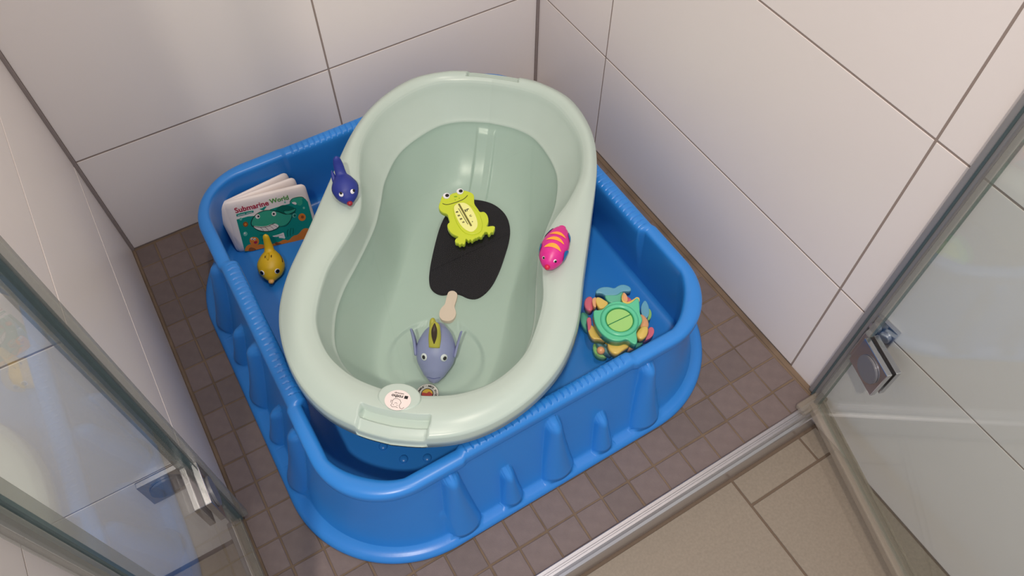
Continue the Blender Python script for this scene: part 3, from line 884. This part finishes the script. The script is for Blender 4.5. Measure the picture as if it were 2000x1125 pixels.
TEETH = {
'T_GREEN': (.085, [(-0.036,0.0187),(-0.0289,0.0135),(-0.0215,0.0117),(-0.0116,0.0157),(-0.0007,0.0155),(0.0094,0.0118),(0.0152,0.0042),(0.0192,-0.0013),(0.029,-0.0011),(0.0383,0.0017),(0.0399,-0.0034),(0.0328,-0.0145),(0.0249,-0.0258),(0.0224,-0.0367),(0.0168,-0.0421),(0.0067,-0.0456),(-0.0017,-0.0518),(-0.0076,-0.0636),(-0.0134,-0.0694),(-0.0169,-0.0682),(-0.0198,-0.0627),(-0.0217,-0.0535),(-0.033,-0.0521),(-0.043,-0.0444),(-0.0483,-0.0344),(-0.0508,-0.0215),(-0.0493,-0.0059),(-0.0435,0.0081)]),
'T_YEL_A': (.07, [(-0.0106,0.0443),(-0.006,0.0405),(-0.0027,0.0326),(0.0004,0.0243),(-0.0065,0.0202),(-0.015,0.0195),(-0.02,0.0238),(-0.0185,0.0329),(-0.0157,0.0404)]),
'T_YEL_B': (.062, [(-0.0503,0.0106),(-0.0447,0.0073),(-0.043,-0.004),(-0.0413,-0.0174),(-0.0398,-0.0287),(-0.0441,-0.0282),(-0.0504,-0.0215),(-0.0587,-0.0165),(-0.0586,-0.0061),(-0.0551,0.0041)]),
'T_YEL_C': (.066, [(-0.0404,-0.0311),(-0.0307,-0.0351),(-0.019,-0.0473),(-0.0116,-0.0535),(-0.0163,-0.0593),(-0.0295,-0.0598),(-0.0418,-0.0618),(-0.0475,-0.0567),(-0.0492,-0.048),(-0.0463,-0.0395)]),
'T_YEL_D': (.072, [(0.0074,-0.0456),(0.0173,-0.0419),(0.0252,-0.0431),(0.0273,-0.0488),(0.0224,-0.0555),(0.0143,-0.061),(0.0057,-0.0619),(0.0011,-0.0574),(0.0018,-0.05)]),
'T_YEL_E': (.078, [(0.0219,0.021),(0.031,0.0247),(0.0217,0.0174),(0.0199,0.0093),(0.0247,0.0047),(0.0362,0.005),(0.0428,0.0062),(0.0461,0.0019),(0.041,-0.0051),(0.0368,-0.0053),(0.03,-0.0013),(0.0214,0.0002),(0.0154,0.0075)]),
'T_ORANGE_A': (.064, [(0.0341,-0.0177),(0.0382,-0.0199),(0.0398,-0.0266),(0.0391,-0.0351),(0.0347,-0.0432),(0.0244,-0.0494),(0.018,-0.0472),(0.02,-0.0379),(0.0284,-0.0287)]),
'T_ORANGE_B': (.068, [(0.0291,0.0271),(0.0354,0.0298),(0.0359,0.0203),(0.0305,0.0106),(0.0246,0.0114),(0.0238,0.0182)]),
'T_ORANGE_C': (.07, [(-0.0179,0.0454),(-0.0106,0.0443),(-0.0178,0.0362),(-0.0229,0.0265),(-0.0263,0.0303),(-0.0229,0.0392)]),
'T_BLUE_A': (.06, [(-0.0008,0.0597),(0.0077,0.0621),(0.0174,0.0595),(0.0251,0.054),(0.0298,0.0479),(0.0383,0.0495),(0.0469,0.0476),(0.0527,0.0418),(0.0551,0.0347),(0.052,0.029),(0.0465,0.0309),(0.0398,0.0353),(0.0333,0.0355),(0.0254,0.0336),(0.0162,0.0391),(0.0077,0.0433),(0.0071,0.0483),(0.0037,0.0528),(-0.0026,0.0555)]),
'T_TEAL_A': (.066, [(0.0047,0.0424),(0.014,0.0371),(0.023,0.0314),(0.0324,0.0332),(0.0363,0.0318),(0.0268,0.0254),(0.0224,0.0169),(0.0137,0.0184),(0.0035,0.0246),(0.0024,0.0345)]),
'T_PINK_A': (.06, [(-0.0158,0.0574),(-0.0123,0.0531),(-0.014,0.0452),(-0.0212,0.0347),(-0.0294,0.0305),(-0.0336,0.0348),(-0.0341,0.0424),(-0.0301,0.0511),(-0.0227,0.0568)]),
'T_PINK_B': (.05, [(0.042,-0.0412),(0.0445,-0.0445),(0.0427,-0.0506),(0.0353,-0.0567),(0.025,-0.0585),(0.0177,-0.0564),(0.0172,-0.0538),(0.0239,-0.0535),(0.0313,-0.049),(0.0358,-0.0419)]),
'T_PINK_C': (.062, [(0.0389,0.0231),(0.0404,0.0184),(0.0415,0.0131),(0.037,0.0103),(0.0316,0.0108),(0.0319,0.018)]),
'T_BLUE_B': (.055, [(0.0619,0.0044),(0.0633,0.0007),(0.0614,-0.0074),(0.0572,-0.0159),(0.0497,-0.0242),(0.041,-0.0271),(0.0388,-0.0213),(0.0437,-0.0097),(0.0516,-0.0006)]),
'T_LIME_A': (.035, [(0.0694,-0.0028),(0.069,-0.0101),(0.0652,-0.017),(0.0578,-0.0228),(0.0518,-0.0219),(0.0583,-0.011)]),
'T_LIME_B': (.03, [(-0.0487,-0.0087),(-0.0452,-0.0126),(-0.0428,-0.0229),(-0.0396,-0.0344),(-0.0422,-0.0416),(-0.049,-0.041),(-0.056,-0.0351),(-0.0583,-0.0258),(-0.055,-0.0156)]),
'T_TEAL_B': (.035, [(-0.038,0.0485),(-0.03,0.0483),(-0.0268,0.0399),(-0.0316,0.028),(-0.0395,0.0164),(-0.0453,0.0126),(-0.0481,0.0215),(-0.0457,0.0347)]),
'T_GREY_A': (.045, [(-0.0491,-0.0133),(-0.0441,-0.0198),(-0.0405,-0.0307),(-0.0356,-0.0372),(-0.0411,-0.0494),(-0.0462,-0.0455),(-0.0504,-0.0335),(-0.0517,-0.024)]),
'T_TEAL_C': (.03, [(0.0124,-0.0453),(0.0251,-0.0458),(0.0246,-0.0509),(0.0144,-0.0536),(0.0024,-0.05),(0.0006,-0.0436)]),
'T_ORANGE_D': (.055, [(-0.0111,-0.0498),(-0.0034,-0.0545),(-0.0027,-0.0601),(-0.0097,-0.061),(-0.0181,-0.0594),(-0.0177,-0.0545)]),
}
TEETH_DISC = [(-0.0116,-0.0198),(-0.0319,-0.0077),(0.0088,-0.032),(-0.0308,-0.0083),(0.006,-0.0304),(-0.036,-0.0191),(0.0102,-0.0214),(-0.0584,-0.0391),(0.0198,-0.0609),(0.0154,0.0314),(0.0226,0.0179),(-0.0413,0.0183),(-0.0477,0.0088),(-0.0537,0.0001),(-0.0675,-0.0234)]
fr = empty('bath_thermometer', (.511, -.384, .1712))
tag(fr, 'yellow-green frog-shaped bath thermometer floating over the black pad', 'thermometer')
pillow('frog_body', FROG, .0, .0083, .0011, .0, M['frog'], fr, 1, 260)
pillow('belly_ring', BELLY, .0078, .0102, .0016, .0, M['frog'], fr, 2, 90)
prism('dial', DIAL, .0103, .0110, M['dial'], fr, .0003, 2)
for k in (0, 1):
    x, y = FEYES[k]
    cyl('eye', (x, y, .0095), .0058, .003, (0, 0, 1), M['eye_white'], fr, 28, .0005)
    cyl('pupil', (x + .001, y - .001, .0112), .0033, .001, (0, 0, 1), M['black'], fr, 24)
ribbon('smile', catmull(FEYES[2:7], 24), .0011, .00875, M['black'], fr)
x, y = FEYES[8]
prism('nose_mark', ellipse(x, y + .004, .0028, .0013, 14, -.5), .0084, .0088, M['frog_green'], fr, 0, 0)
for d in ((-.004, -.003), (.0035, -.0035)):
    prism('nostril', ellipse(x + d[0], y + d[1] + .001, .0010, .0007, 10), .0084, .0088, M['frog_green'], fr, 0, 0)
a, b = Vector(TUBE[0]), Vector(TUBE[1])
ribbon('glass_tube', [a, (a + b) / 2, b], .0034, .0114, M['tube'], fr)
ribbon('red_line', [a, (a + b) / 2, b], .0008, .0117, M['ink'], fr)
ribbon('scale_line', [TUBE[2], TUBE[3]], .0009, .0114, M['ink'], fr)
ax = (b - a).normalized(); pe = Vector((ax.y, -ax.x))
DM = lambda p, ang=0.0: Matrix.Translation((p[0], p[1], .0114)) @ Matrix.Rotation(math.atan2(-ax.x, ax.y) + PI + ang, 4, 'Z')
for k, s_ in zip((7, 8, 9, 10), ('40', '30', '20', '10')):
    text_mesh('scale_number', s_, .0042, M['ink'], fr, DM(TUBE[k]), .0002)
text_mesh('scale_number', '37\u00b0', .0062, M['ink'], fr, DM(TUBE[4]), .0003)
text_mesh('scale_number', 'C', .0050, M['ink'], fr, DM(TUBE[5]), .0002)
prism('scale_dot', ellipse(TUBE[6][0], TUBE[6][1], .0009, .0009, 10), .0112, .0115, M['ink'], fr, 0, 0)

# ---------------------------------------------------------------- stacked sea creature teether
TM = {'GREEN': (104, 216, 168), 'YEL': (246, 212, 112), 'ORANGE': (248, 184, 132), 'BLUE': (118, 186, 212), 'TEAL': (110, 204, 170), 'PINK': (232, 122, 142),
      'LIME': (160, 222, 136), 'GREY': (112, 162, 168)}
for k, c in TM.items(): M['t_' + k] = plain('teether_%s_plastic' % k.lower(), c, rough=.28)
M['disc'] = plain('lime_disc_plastic', (172, 228, 132), rough=.35)
M['deep_green'] = plain('deep_green_plastic', (30, 140, 76), rough=.4)
te = empty('teether_toy', (.6620, -.6335, .0405))
tag(te, 'colourful stacked teether toy of sea animals with a green top in the blue tray corner', 'teether')
zb = .0122
names_ = {'T_GREEN': 'turtle_ring', 'T_BLUE_A': 'whale_tail', 'T_TEAL_A': 'whale_tail', 'T_PINK_A': 'pink_bead', 'T_PINK_B': 'pink_loop'}
FLAT = ('T_GREEN', 'T_BLUE_A', 'T_TEAL_A', 'T_YEL_E', 'T_YEL_A', 'T_YEL_B', 'T_ORANGE_B', 'T_PINK_B', 'T_LIME_A', 'T_ORANGE_C', 'T_BLUE_B')
for nm, (z, pts) in TEETH.items():
    col = nm.split('_')[1]
    part = names_.get(nm, {'YEL': 'yellow_fin', 'ORANGE': 'orange_fin', 'BLUE': 'blue_fin', 'TEAL': 'teal_fin', 'PINK': 'pink_fin', 'LIME': 'lime_fin', 'GREY': 'grey_fin'}.get(col))
    zt = z - zb
    th = .014 if nm != 'T_GREEN' else .016
    pillow(part, pts, max(zt - th, 0), zt, .0030 if nm not in FLAT else (.0020 if nm in ('T_GREEN', 'T_BLUE_A', 'T_TEAL_A', 'T_YEL_A', 'T_YEL_B') else .0009), .0012 if nm not in FLAT else 0, M['t_' + col], te, 2, 80 if nm != 'T_GREEN' else 160)
D = TEETH_DISC
zc = .085 - zb
cx, cy = D[0]
r1 = (Vector(D[2]) - Vector(D[1])).length / 2
dc = cyl('green_well', (cx, cy, zc + .0008), r1 * 1.0, .0016, (0, 0, 1), M['deep_green'], te, 48)
ds = cyl('lime_disc', (cx - .0008, cy - .0010, zc + .0016), r1 * .89, .0022, (0, 0, 1), M['disc'], te, 48, .0005)
a, b = Vector(D[5]), Vector(D[6])
ribbon('disc_slot', [a, b], .0016, zc + .0022, M['deep_green'], te).location.z += .0008
cyl('centre_post', (cx + .006, cy + .004, zc / 2 - .004), .020, zc - .008, (0, 0, 1), M['t_TEAL'], te, 32)
cyl('base_ring', (cx + .006, cy + .004, .010), .036, .020, (0, 0, 1), M['t_BLUE'], te, 40, .004)
cyl('middle_ring', (cx + .006, cy + .004, .035), .034, .022, (0, 0, 1), M['t_YEL'], te, 40, .005)
cyl('lower_ring', (cx + .002, cy + .002, .052), .030, .014, (0, 0, 1), M['t_ORANGE'], te, 40, .004)
ball('orange_bead', (D[7][0], D[7][1], .060 - zb - .002), (.0068, .0068, .0068), M['t_ORANGE'], te)
pillow('red_link', [(D[11][0] + .004, D[11][1] + .002), (D[12][0] + .004, D[12][1]), (D[13][0] + .003, D[13][1]), (D[13][0] - .004, D[13][1] - .001), (D[12][0] - .004, D[12][1]), (D[11][0] - .004, D[11][1] + .004)], .034, .0500, .0015, 0, M['t_PINK'], te, 2, 60)
bm = bmesh.new()
tv = [((r1 * 1.13 + .0042 * math.cos(q)) * math.cos(p) + cx, (r1 * 1.13 + .0042 * math.cos(q)) * math.sin(p) + cy, zc + .0005 + .0032 * math.sin(q)) for p in [2 * PI * i / 64 for i in range(64)] for q in [2 * PI * k / 16 for k in range(16)]]
tf = [(i * 16 + k, ((i + 1) % 64) * 16 + k, ((i + 1) % 64) * 16 + (k + 1) % 16, i * 16 + (k + 1) % 16) for i in range(64) for k in range(16)]
bm.free(); mesh('top_ring', tv, tf, M['t_GREEN'], te, True)
cyl('loop_hole', (D[8][0] - .004, D[8][1] + .015, .0382), .0022, .0006, (0, 0, 1), M['black'], te, 16)
ball('eye', (D[9][0], D[9][1], .0485), (.0022, .0022, .0012), M['black'], te)
ball('eye', (D[10][0], D[10][1] , .0560), (.0016, .0022, .0012), M['black'], te)

# ---------------------------------------------------------------- bath book
M['teal'] = plain('teal_print', (20, 142, 126), rough=.35)
M['teal_dark'] = plain('dark_teal_print', (10, 104, 84), rough=.35)
M['teal_whale'] = plain('whale_green_print', (58, 166, 134), rough=.35)
M['teal_pale'] = plain('pale_teal_print', (120, 190, 170), rough=.35)
M['orange_print'] = plain('orange_print', (224, 128, 36), rough=.35)
M['brown_print'] = plain('brown_print', (150, 84, 24), rough=.35)
M['crimson'] = plain('crimson_print', (178, 34, 66), rough=.35)
M['leaf'] = plain('leaf_green_print', (84, 158, 60), rough=.35)
bk = empty('bath_book', (.1705, -.1455, .0405))
tag(bk, 'soft white bath book with a green whale cover standing fanned open in the blue tray', 'book')
O3 = Vector((0, 0, 0))
Wb, Hb = .150, .1135
def leaf(idx, ang, mat=M['white'], Wb=Wb):
    ex = Vector((math.cos(ang), math.sin(ang), 0)); lean = Vector((.0145, .022, .1095)).normalized()
    m = frame(O3, ex, lean)
    nx, ny = 28, 22
    vs = []; th = .0042
    for sgn in (1, -1):
        for j in range(ny + 1):
            for i in range(nx + 1):
                x, y = Wb * i / nx, Hb * j / ny
                ex_ = min(x, Wb - x) / .010; ey_ = min(y, Hb - y) / .010
                h = th * min(1, .12 + .88 * min(1, max(ex_, 0)) ** .6) * min(1, .12 + .88 * min(1, max(ey_, 0)) ** .6)
                # round the page corners
                px, py = x, y; r = .009
                cx_ = r if x < r else (Wb - r if x > Wb - r else None); cy_ = r if y < r else (Hb - r if y > Hb - r else None)
                if cx_ is not None and cy_ is not None:
                    dx, dy = x - cx_, y - cy_; mx_ = max(abs(dx), abs(dy)); d = math.hypot(dx, dy)
                    if d > 1e-9: px, py = cx_ + dx / d * mx_, cy_ + dy / d * mx_
                if x > Wb / 2: py += 0
                vs.append(m @ Vector((px, py, sgn * h)))
    n1 = (nx + 1) * (ny + 1)
    F = []
    for j in range(ny):
        for i in range(nx):
            a = j * (nx + 1) + i
            F.append((a, a + 1, a + nx + 2, a + nx + 1)); F.append((n1 + a, n1 + a + nx + 1, n1 + a + nx + 2, n1 + a + 1))
    for i in range(nx):
        a, b = i, i + 1; F.append((a, n1 + a, n1 + b, b))
        a, b = ny * (nx + 1) + i, ny * (nx + 1) + i + 1; F.append((a, b, n1 + b, n1 + a))
    for j in range(ny):
        a, b = j * (nx + 1), (j + 1) * (nx + 1); F.append((a, b, n1 + b, n1 + a))
        a, b = a + nx, b + nx; F.append((a, n1 + a, n1 + b, b))
    return mesh('cover' if idx == 0 else 'page', vs, F, mat, bk, True), m
cov, mc = leaf(0, math.radians(-12.9))
leaf(1, math.radians(-3.5), M['white'], .141); leaf(2, math.radians(4.8), M['white'], .137)
# printed picture on the cover, in cover coordinates (x right, y up), origin bottom left
Z0 = .0046
def art(name, pts, mat, lvl, it=2): prism(name, pts, Z0 - .0003, Z0 + .00012 * lvl, mat, cov, 0, it, 2, mc)
def line(name, pts, w, mat, lvl): ribbon(name, catmull(pts, 24), w, Z0 + .00012 * lvl + .0001, mat, cov, mc)
def title(s, x, y, w, ang, mat):
    o = text_mesh('title_word', s, .0145, mat, cov, Matrix.Identity(4), .00032)
    xs = [v.co.x for v in o.data.vertices]; k = w / (max(xs) - min(xs))
    o.data.transform(mc @ Matrix.Translation((x, y, Z0 + .0007)) @ Matrix.Rotation(ang, 4, 'Z') @ Matrix.Diagonal((k, k * 1.08, 1, 1)))
art('sea_background', [(0.0203,0.0749),(0.0404,0.0759),(0.0504,0.074),(0.0669,0.0733),(0.0808,0.0797),(0.0995,0.0813),(0.1149,0.0817),(0.1202,0.0901),(0.1328,0.0912),(0.1434,0.0848),(0.1463,0.0766),(0.1454,0.0494),(0.1429,-0.003),(0.0773,0.0003),(0.0126,0.002),(0.0165,0.0374)], M['teal'], 1, 0)
art('rear_whale', [(0.0871,0.0749),(0.0966,0.0817),(0.106,0.0824),(0.1153,0.0771),(0.1224,0.0692),(0.1193,0.0573),(0.1092,0.0485),(0.0957,0.0447),(0.0863,0.0555)], M['teal_dark'], 2, 2)
art('whale', [(0.0411,0.0606),(0.0456,0.0681),(0.0543,0.0771),(0.0674,0.0805),(0.0803,0.0779),(0.092,0.0705),(0.1004,0.0621),(0.1107,0.0599),(0.114,0.055),(0.1073,0.0471),(0.0993,0.0405),(0.0846,0.0381),(0.0698,0.0407),(0.0534,0.0478),(0.043,0.0541)], M['teal_whale'], 3, 2)
art('whale_fluke', [(0.1012,0.0706),(0.1099,0.0684),(0.1225,0.0697),(0.1205,0.0648),(0.1111,0.0614),(0.1035,0.0621)], M['teal_whale'], 4, 2)
art('whale_belly', [(0.0417,0.0551),(0.0536,0.0488),(0.0653,0.0465),(0.0752,0.049),(0.081,0.0476),(0.0856,0.0418),(0.0812,0.0371),(0.0681,0.0347),(0.0566,0.0376),(0.0464,0.045)], M['white'], 5, 2)
line('belly_line', [(0.0534,0.0478),(0.0558,0.0431),(0.0568,0.0383)], 0.0006, M['ink'], 6)
line('belly_line', [(0.0607,0.0466),(0.0639,0.0415),(0.0654,0.036)], 0.0006, M['ink'], 6)
line('belly_line', [(0.0686,0.0475),(0.0725,0.0419),(0.0747,0.0361)], 0.0006, M['ink'], 6)
line('belly_line', [(0.075,0.0481),(0.0796,0.0426),(0.0815,0.038)], 0.0006, M['ink'], 6)
line('whale_outline', [(0.0409,0.0547),(0.0414,0.0615),(0.0481,0.0712),(0.0576,0.078),(0.0689,0.0804),(0.0805,0.0785),(0.0923,0.0714),(0.1035,0.0621)], 0.0012, M['ink'], 6)
line('whale_outline', [(0.0409,0.0547),(0.0534,0.0478),(0.0651,0.0458),(0.075,0.0481),(0.08,0.0495)], 0.0011, M['ink'], 6)
line('whale_outline', [(0.042,0.0534),(0.0474,0.0433),(0.0563,0.0368),(0.068,0.0342),(0.0811,0.0365),(0.0861,0.0406)], 0.0011, M['ink'], 6)
line('whale_outline', [(0.1012,0.0706),(0.1099,0.0684),(0.1225,0.0697),(0.1195,0.0641),(0.1111,0.0614),(0.1028,0.0623)], 0.0009, M['ink'], 6)
line('whale_outline', [(0.0865,0.0395),(0.0971,0.0382),(0.1073,0.0471),(0.1131,0.0572)], 0.0009, M['ink'], 6)
art('whale_spout', [(0.063,0.0861),(0.0681,0.0855),(0.071,0.0875),(0.0771,0.088),(0.0723,0.0842),(0.0697,0.0806),(0.0665,0.0827)], M['teal'], 4, 1)
art('whale_eye', [(0.0598,0.0704),(0.0587,0.0682),(0.057,0.0669),(0.0551,0.0666),(0.0534,0.0674),(0.0523,0.0692),(0.052,0.0715),(0.0527,0.0738),(0.0542,0.0756),(0.056,0.0764),(0.0579,0.0762),(0.0593,0.0748),(0.06,0.0727)], M['white'], 6, 1)
art('whale_eye', [(0.0878,0.0679),(0.0867,0.0658),(0.085,0.0644),(0.083,0.0641),(0.0813,0.0649),(0.0802,0.0667),(0.0799,0.069),(0.0806,0.0713),(0.082,0.0731),(0.0839,0.074),(0.0858,0.0737),(0.0872,0.0724),(0.0879,0.0703)], M['white'], 6, 1)
art('whale_pupil', [(0.0589,0.071),(0.0584,0.0701),(0.0577,0.0695),(0.0568,0.0693),(0.0561,0.0697),(0.0556,0.0705),(0.0555,0.0715),(0.0558,0.0725),(0.0564,0.0733),(0.0572,0.0737),(0.0581,0.0736),(0.0587,0.073),(0.059,0.0721)], M['ink'], 7, 1)
art('whale_pupil', [(0.0855,0.0686),(0.085,0.0676),(0.0842,0.0669),(0.0832,0.0667),(0.0824,0.0671),(0.0819,0.068),(0.0817,0.0691),(0.082,0.0702),(0.0827,0.0711),(0.0836,0.0715),(0.0845,0.0714),(0.0852,0.0708),(0.0856,0.0697)], M['ink'], 7, 1)
art('dolphin', [(0.1163,0.0855),(0.122,0.0911),(0.1314,0.092),(0.1394,0.0902),(0.1423,0.0865),(0.1374,0.0854),(0.1374,0.0763),(0.1317,0.0722),(0.1274,0.0764),(0.1252,0.08),(0.12,0.0834)], M['teal_whale'], 4, 2)
art('dolphin_belly', [(0.1186,0.0839),(0.1255,0.0837),(0.1274,0.0793),(0.1251,0.0767),(0.1213,0.0798)], M['white'], 5, 2)
line('dolphin_outline', [(0.1163,0.0855),(0.122,0.0911),(0.1314,0.092),(0.1394,0.0902),(0.142,0.0866)], 0.0009, M['ink'], 5)
art('starfish', [(0.1349,0.0456),(0.1332,0.042),(0.1304,0.0397),(0.1272,0.0392),(0.1242,0.0406),(0.1223,0.0436),(0.1218,0.0475),(0.1228,0.0514),(0.1251,0.0544),(0.1282,0.0558),(0.1313,0.0554),(0.1338,0.0531),(0.1351,0.0496)], M['orange_print'], 4, 1)
art('starfish_centre', [(0.132,0.0471),(0.1313,0.0456),(0.1301,0.0447),(0.1288,0.0445),(0.1276,0.0451),(0.1268,0.0463),(0.1266,0.0479),(0.127,0.0495),(0.1279,0.0507),(0.1292,0.0513),(0.1305,0.0511),(0.1315,0.0502),(0.132,0.0487)], M['brown_print'], 5, 1)
art('small_turtle', [(0.0359,0.0599),(0.0346,0.0575),(0.0327,0.0559),(0.0306,0.0556),(0.0287,0.0565),(0.0275,0.0585),(0.0273,0.0611),(0.0281,0.0637),(0.0297,0.0657),(0.0318,0.0667),(0.0338,0.0664),(0.0354,0.0649),(0.0361,0.0625)], M['brown_print'], 4, 1)
art('small_turtle_shell', [(0.0338,0.0605),(0.0332,0.0593),(0.0322,0.0586),(0.0311,0.0584),(0.0302,0.0588),(0.0296,0.0598),(0.0295,0.0611),(0.0299,0.0624),(0.0307,0.0634),(0.0317,0.0639),(0.0328,0.0638),(0.0336,0.063),(0.0339,0.0618)], M['orange_print'], 5, 1)
art('bubble', [(0.0288,0.0399),(0.0277,0.0379),(0.0261,0.0366),(0.0243,0.0363),(0.0227,0.0371),(0.0217,0.0388),(0.0216,0.041),(0.0222,0.0432),(0.0236,0.0449),(0.0254,0.0457),(0.0271,0.0454),(0.0284,0.0442),(0.029,0.0422)], M['teal_pale'], 3, 1)
art('bubble_shine', [(0.026,0.0424),(0.0256,0.0417),(0.0251,0.0412),(0.0244,0.0411),(0.0238,0.0414),(0.0235,0.042),(0.0234,0.0428),(0.0237,0.0436),(0.0242,0.0442),(0.0248,0.0445),(0.0254,0.0444),(0.0259,0.0439),(0.0261,0.0432)], M['white'], 4, 1)
art('bubble', [(0.0296,0.0736),(0.0289,0.0723),(0.0279,0.0715),(0.0268,0.0713),(0.0258,0.0718),(0.0252,0.0729),(0.0251,0.0742),(0.0255,0.0756),(0.0263,0.0766),(0.0274,0.0771),(0.0285,0.077),(0.0294,0.0762),(0.0298,0.075)], M['teal_pale'], 3, 1)
art('bubble', [(0.1385,0.0657),(0.1381,0.0646),(0.1372,0.064),(0.1363,0.0638),(0.1354,0.0642),(0.1349,0.0651),(0.1347,0.0662),(0.135,0.0673),(0.1357,0.0682),(0.1366,0.0686),(0.1375,0.0685),(0.1382,0.0679),(0.1386,0.0668)], M['teal_pale'], 3, 1)
art('bubble', [(0.1202,0.0541),(0.1192,0.0522),(0.1177,0.0509),(0.116,0.0506),(0.1144,0.0514),(0.1134,0.053),(0.1131,0.0551),(0.1136,0.0572),(0.1149,0.0588),(0.1166,0.0596),(0.1183,0.0594),(0.1196,0.0582),(0.1203,0.0562)], M['teal_pale'], 3, 1)
art('bubble_inner', [(0.1197,0.0542),(0.1191,0.0529),(0.1181,0.0521),(0.1169,0.0519),(0.1159,0.0524),(0.1152,0.0535),(0.115,0.0549),(0.1154,0.0563),(0.1162,0.0574),(0.1173,0.0579),(0.1185,0.0577),(0.1194,0.0569),(0.1198,0.0557)], M['teal_dark'], 4, 1)
art('bubble', [(0.11,0.0868),(0.1096,0.0859),(0.1089,0.0854),(0.1082,0.0852),(0.1075,0.0856),(0.107,0.0863),(0.1069,0.0872),(0.1071,0.0882),(0.1077,0.0889),(0.1084,0.0892),(0.1092,0.0891),(0.1098,0.0886),(0.1101,0.0877)], M['teal_pale'], 3, 1)
art('sea_bed', [(0.0117,0.0014),(0.017,0.0126),(0.0257,0.017),(0.0348,0.011),(0.0456,0.0106),(0.0526,0.0021),(0.0629,0.005),(0.0755,0.0051),(0.086,0.0089),(0.0923,0.0028),(0.1027,0.0119),(0.1119,0.011),(0.1225,0.0211),(0.1291,0.0221),(0.1385,0.0151),(0.1411,-0.0035),(0.0772,-0.0003)], M['orange_print'], 3, 1)
art('weed', [(0.0672,0.0036),(0.07,0.0079),(0.0779,0.0022),(0.0788,-0.0002),(0.0707,-0.0007)], M['brown_print'], 4, 1)
art('weed', [(0.0181,0.0018),(0.0238,0.0104),(0.0303,0.0062),(0.0334,0.001),(0.0269,-0.0)], M['brown_print'], 4, 1)
art('crab', [(0.0281,0.0275),(0.033,0.0311),(0.0415,0.0284),(0.0441,0.0214),(0.0406,0.0122),(0.0331,0.0105),(0.0269,0.0156)], M['orange_print'], 5, 2)
art('crab_eye', [(0.0346,0.0265),(0.034,0.0253),(0.0331,0.0246),(0.0321,0.0244),(0.0312,0.0249),(0.0306,0.0259),(0.0305,0.0271),(0.0309,0.0284),(0.0317,0.0293),(0.0327,0.0298),(0.0336,0.0296),(0.0344,0.0289),(0.0347,0.0278)], M['white'], 6, 1)
art('crab_eye', [(0.0391,0.0244),(0.0385,0.0233),(0.0376,0.0225),(0.0366,0.0224),(0.0357,0.0228),(0.0351,0.0238),(0.035,0.0251),(0.0354,0.0263),(0.0362,0.0273),(0.0371,0.0277),(0.0381,0.0276),(0.0389,0.0269),(0.0392,0.0257)], M['white'], 6, 1)
art('crab_pupil', [(0.0337,0.0262),(0.0335,0.0257),(0.0331,0.0253),(0.0327,0.0253),(0.0323,0.0255),(0.032,0.0259),(0.032,0.0264),(0.0321,0.027),(0.0325,0.0274),(0.0329,0.0276),(0.0333,0.0275),(0.0336,0.0272),(0.0338,0.0267)], M['ink'], 7, 1)
art('crab_pupil', [(0.0382,0.0241),(0.038,0.0236),(0.0376,0.0233),(0.0371,0.0232),(0.0368,0.0234),(0.0365,0.0238),(0.0365,0.0244),(0.0366,0.0249),(0.037,0.0253),(0.0374,0.0255),(0.0378,0.0254),(0.0381,0.0251),(0.0383,0.0246)], M['ink'], 7, 1)
art('crab_mouth', [(0.0328,0.0199),(0.0407,0.0204),(0.0383,0.015),(0.0345,0.0142)], M['crimson'], 6, 1)
line('fish_hook', [(0.0485,0.0312),(0.057,0.0285),(0.0547,0.0231),(0.0478,0.0181)], 0.0014, M['teal_dark'], 4)
art('white_fish', [(0.0669,0.0223),(0.0739,0.0221),(0.0819,0.0226),(0.0894,0.0244),(0.0884,0.0175),(0.0885,0.0092),(0.0825,0.0132),(0.0774,0.0148),(0.0799,0.0182),(0.0729,0.0183)], M['white'], 4, 1)
line('fish_line', [(0.0719,0.0203),(0.0798,0.0208),(0.0857,0.0194)], 0.0005, M['ink'], 5)
line('sea_grass', [(0.0934,0.0128),(0.0952,0.0225),(0.0984,0.0287)], 0.0016, M['teal_dark'], 3)
line('sea_grass', [(0.0983,0.0133),(0.1005,0.0229),(0.1043,0.0299)], 0.0016, M['teal_dark'], 3)
line('sea_grass', [(0.1037,0.0157),(0.1064,0.0231),(0.1072,0.029)], 0.0016, M['teal_dark'], 3)
art('subtitle_bar', [(0.0226,0.0839),(0.0234,0.0865),(0.0525,0.0863),(0.0528,0.083),(0.0511,0.0815),(0.0227,0.0809)], M['teal'], 4, 1)
line('subtitle_mark', [(0.025,0.0833),(0.0374,0.0834)], 0.0011, M['white'], 5)
line('subtitle_mark', [(0.04,0.0834),(0.0499,0.0835)], 0.0011, M['white'], 5)
title('Submarine', 0.0523, 0.0940, 0.0584, 0.0103, M['crimson'])
title('World', 0.1008, 0.0958, 0.0327, 0.0031, M['leaf'])
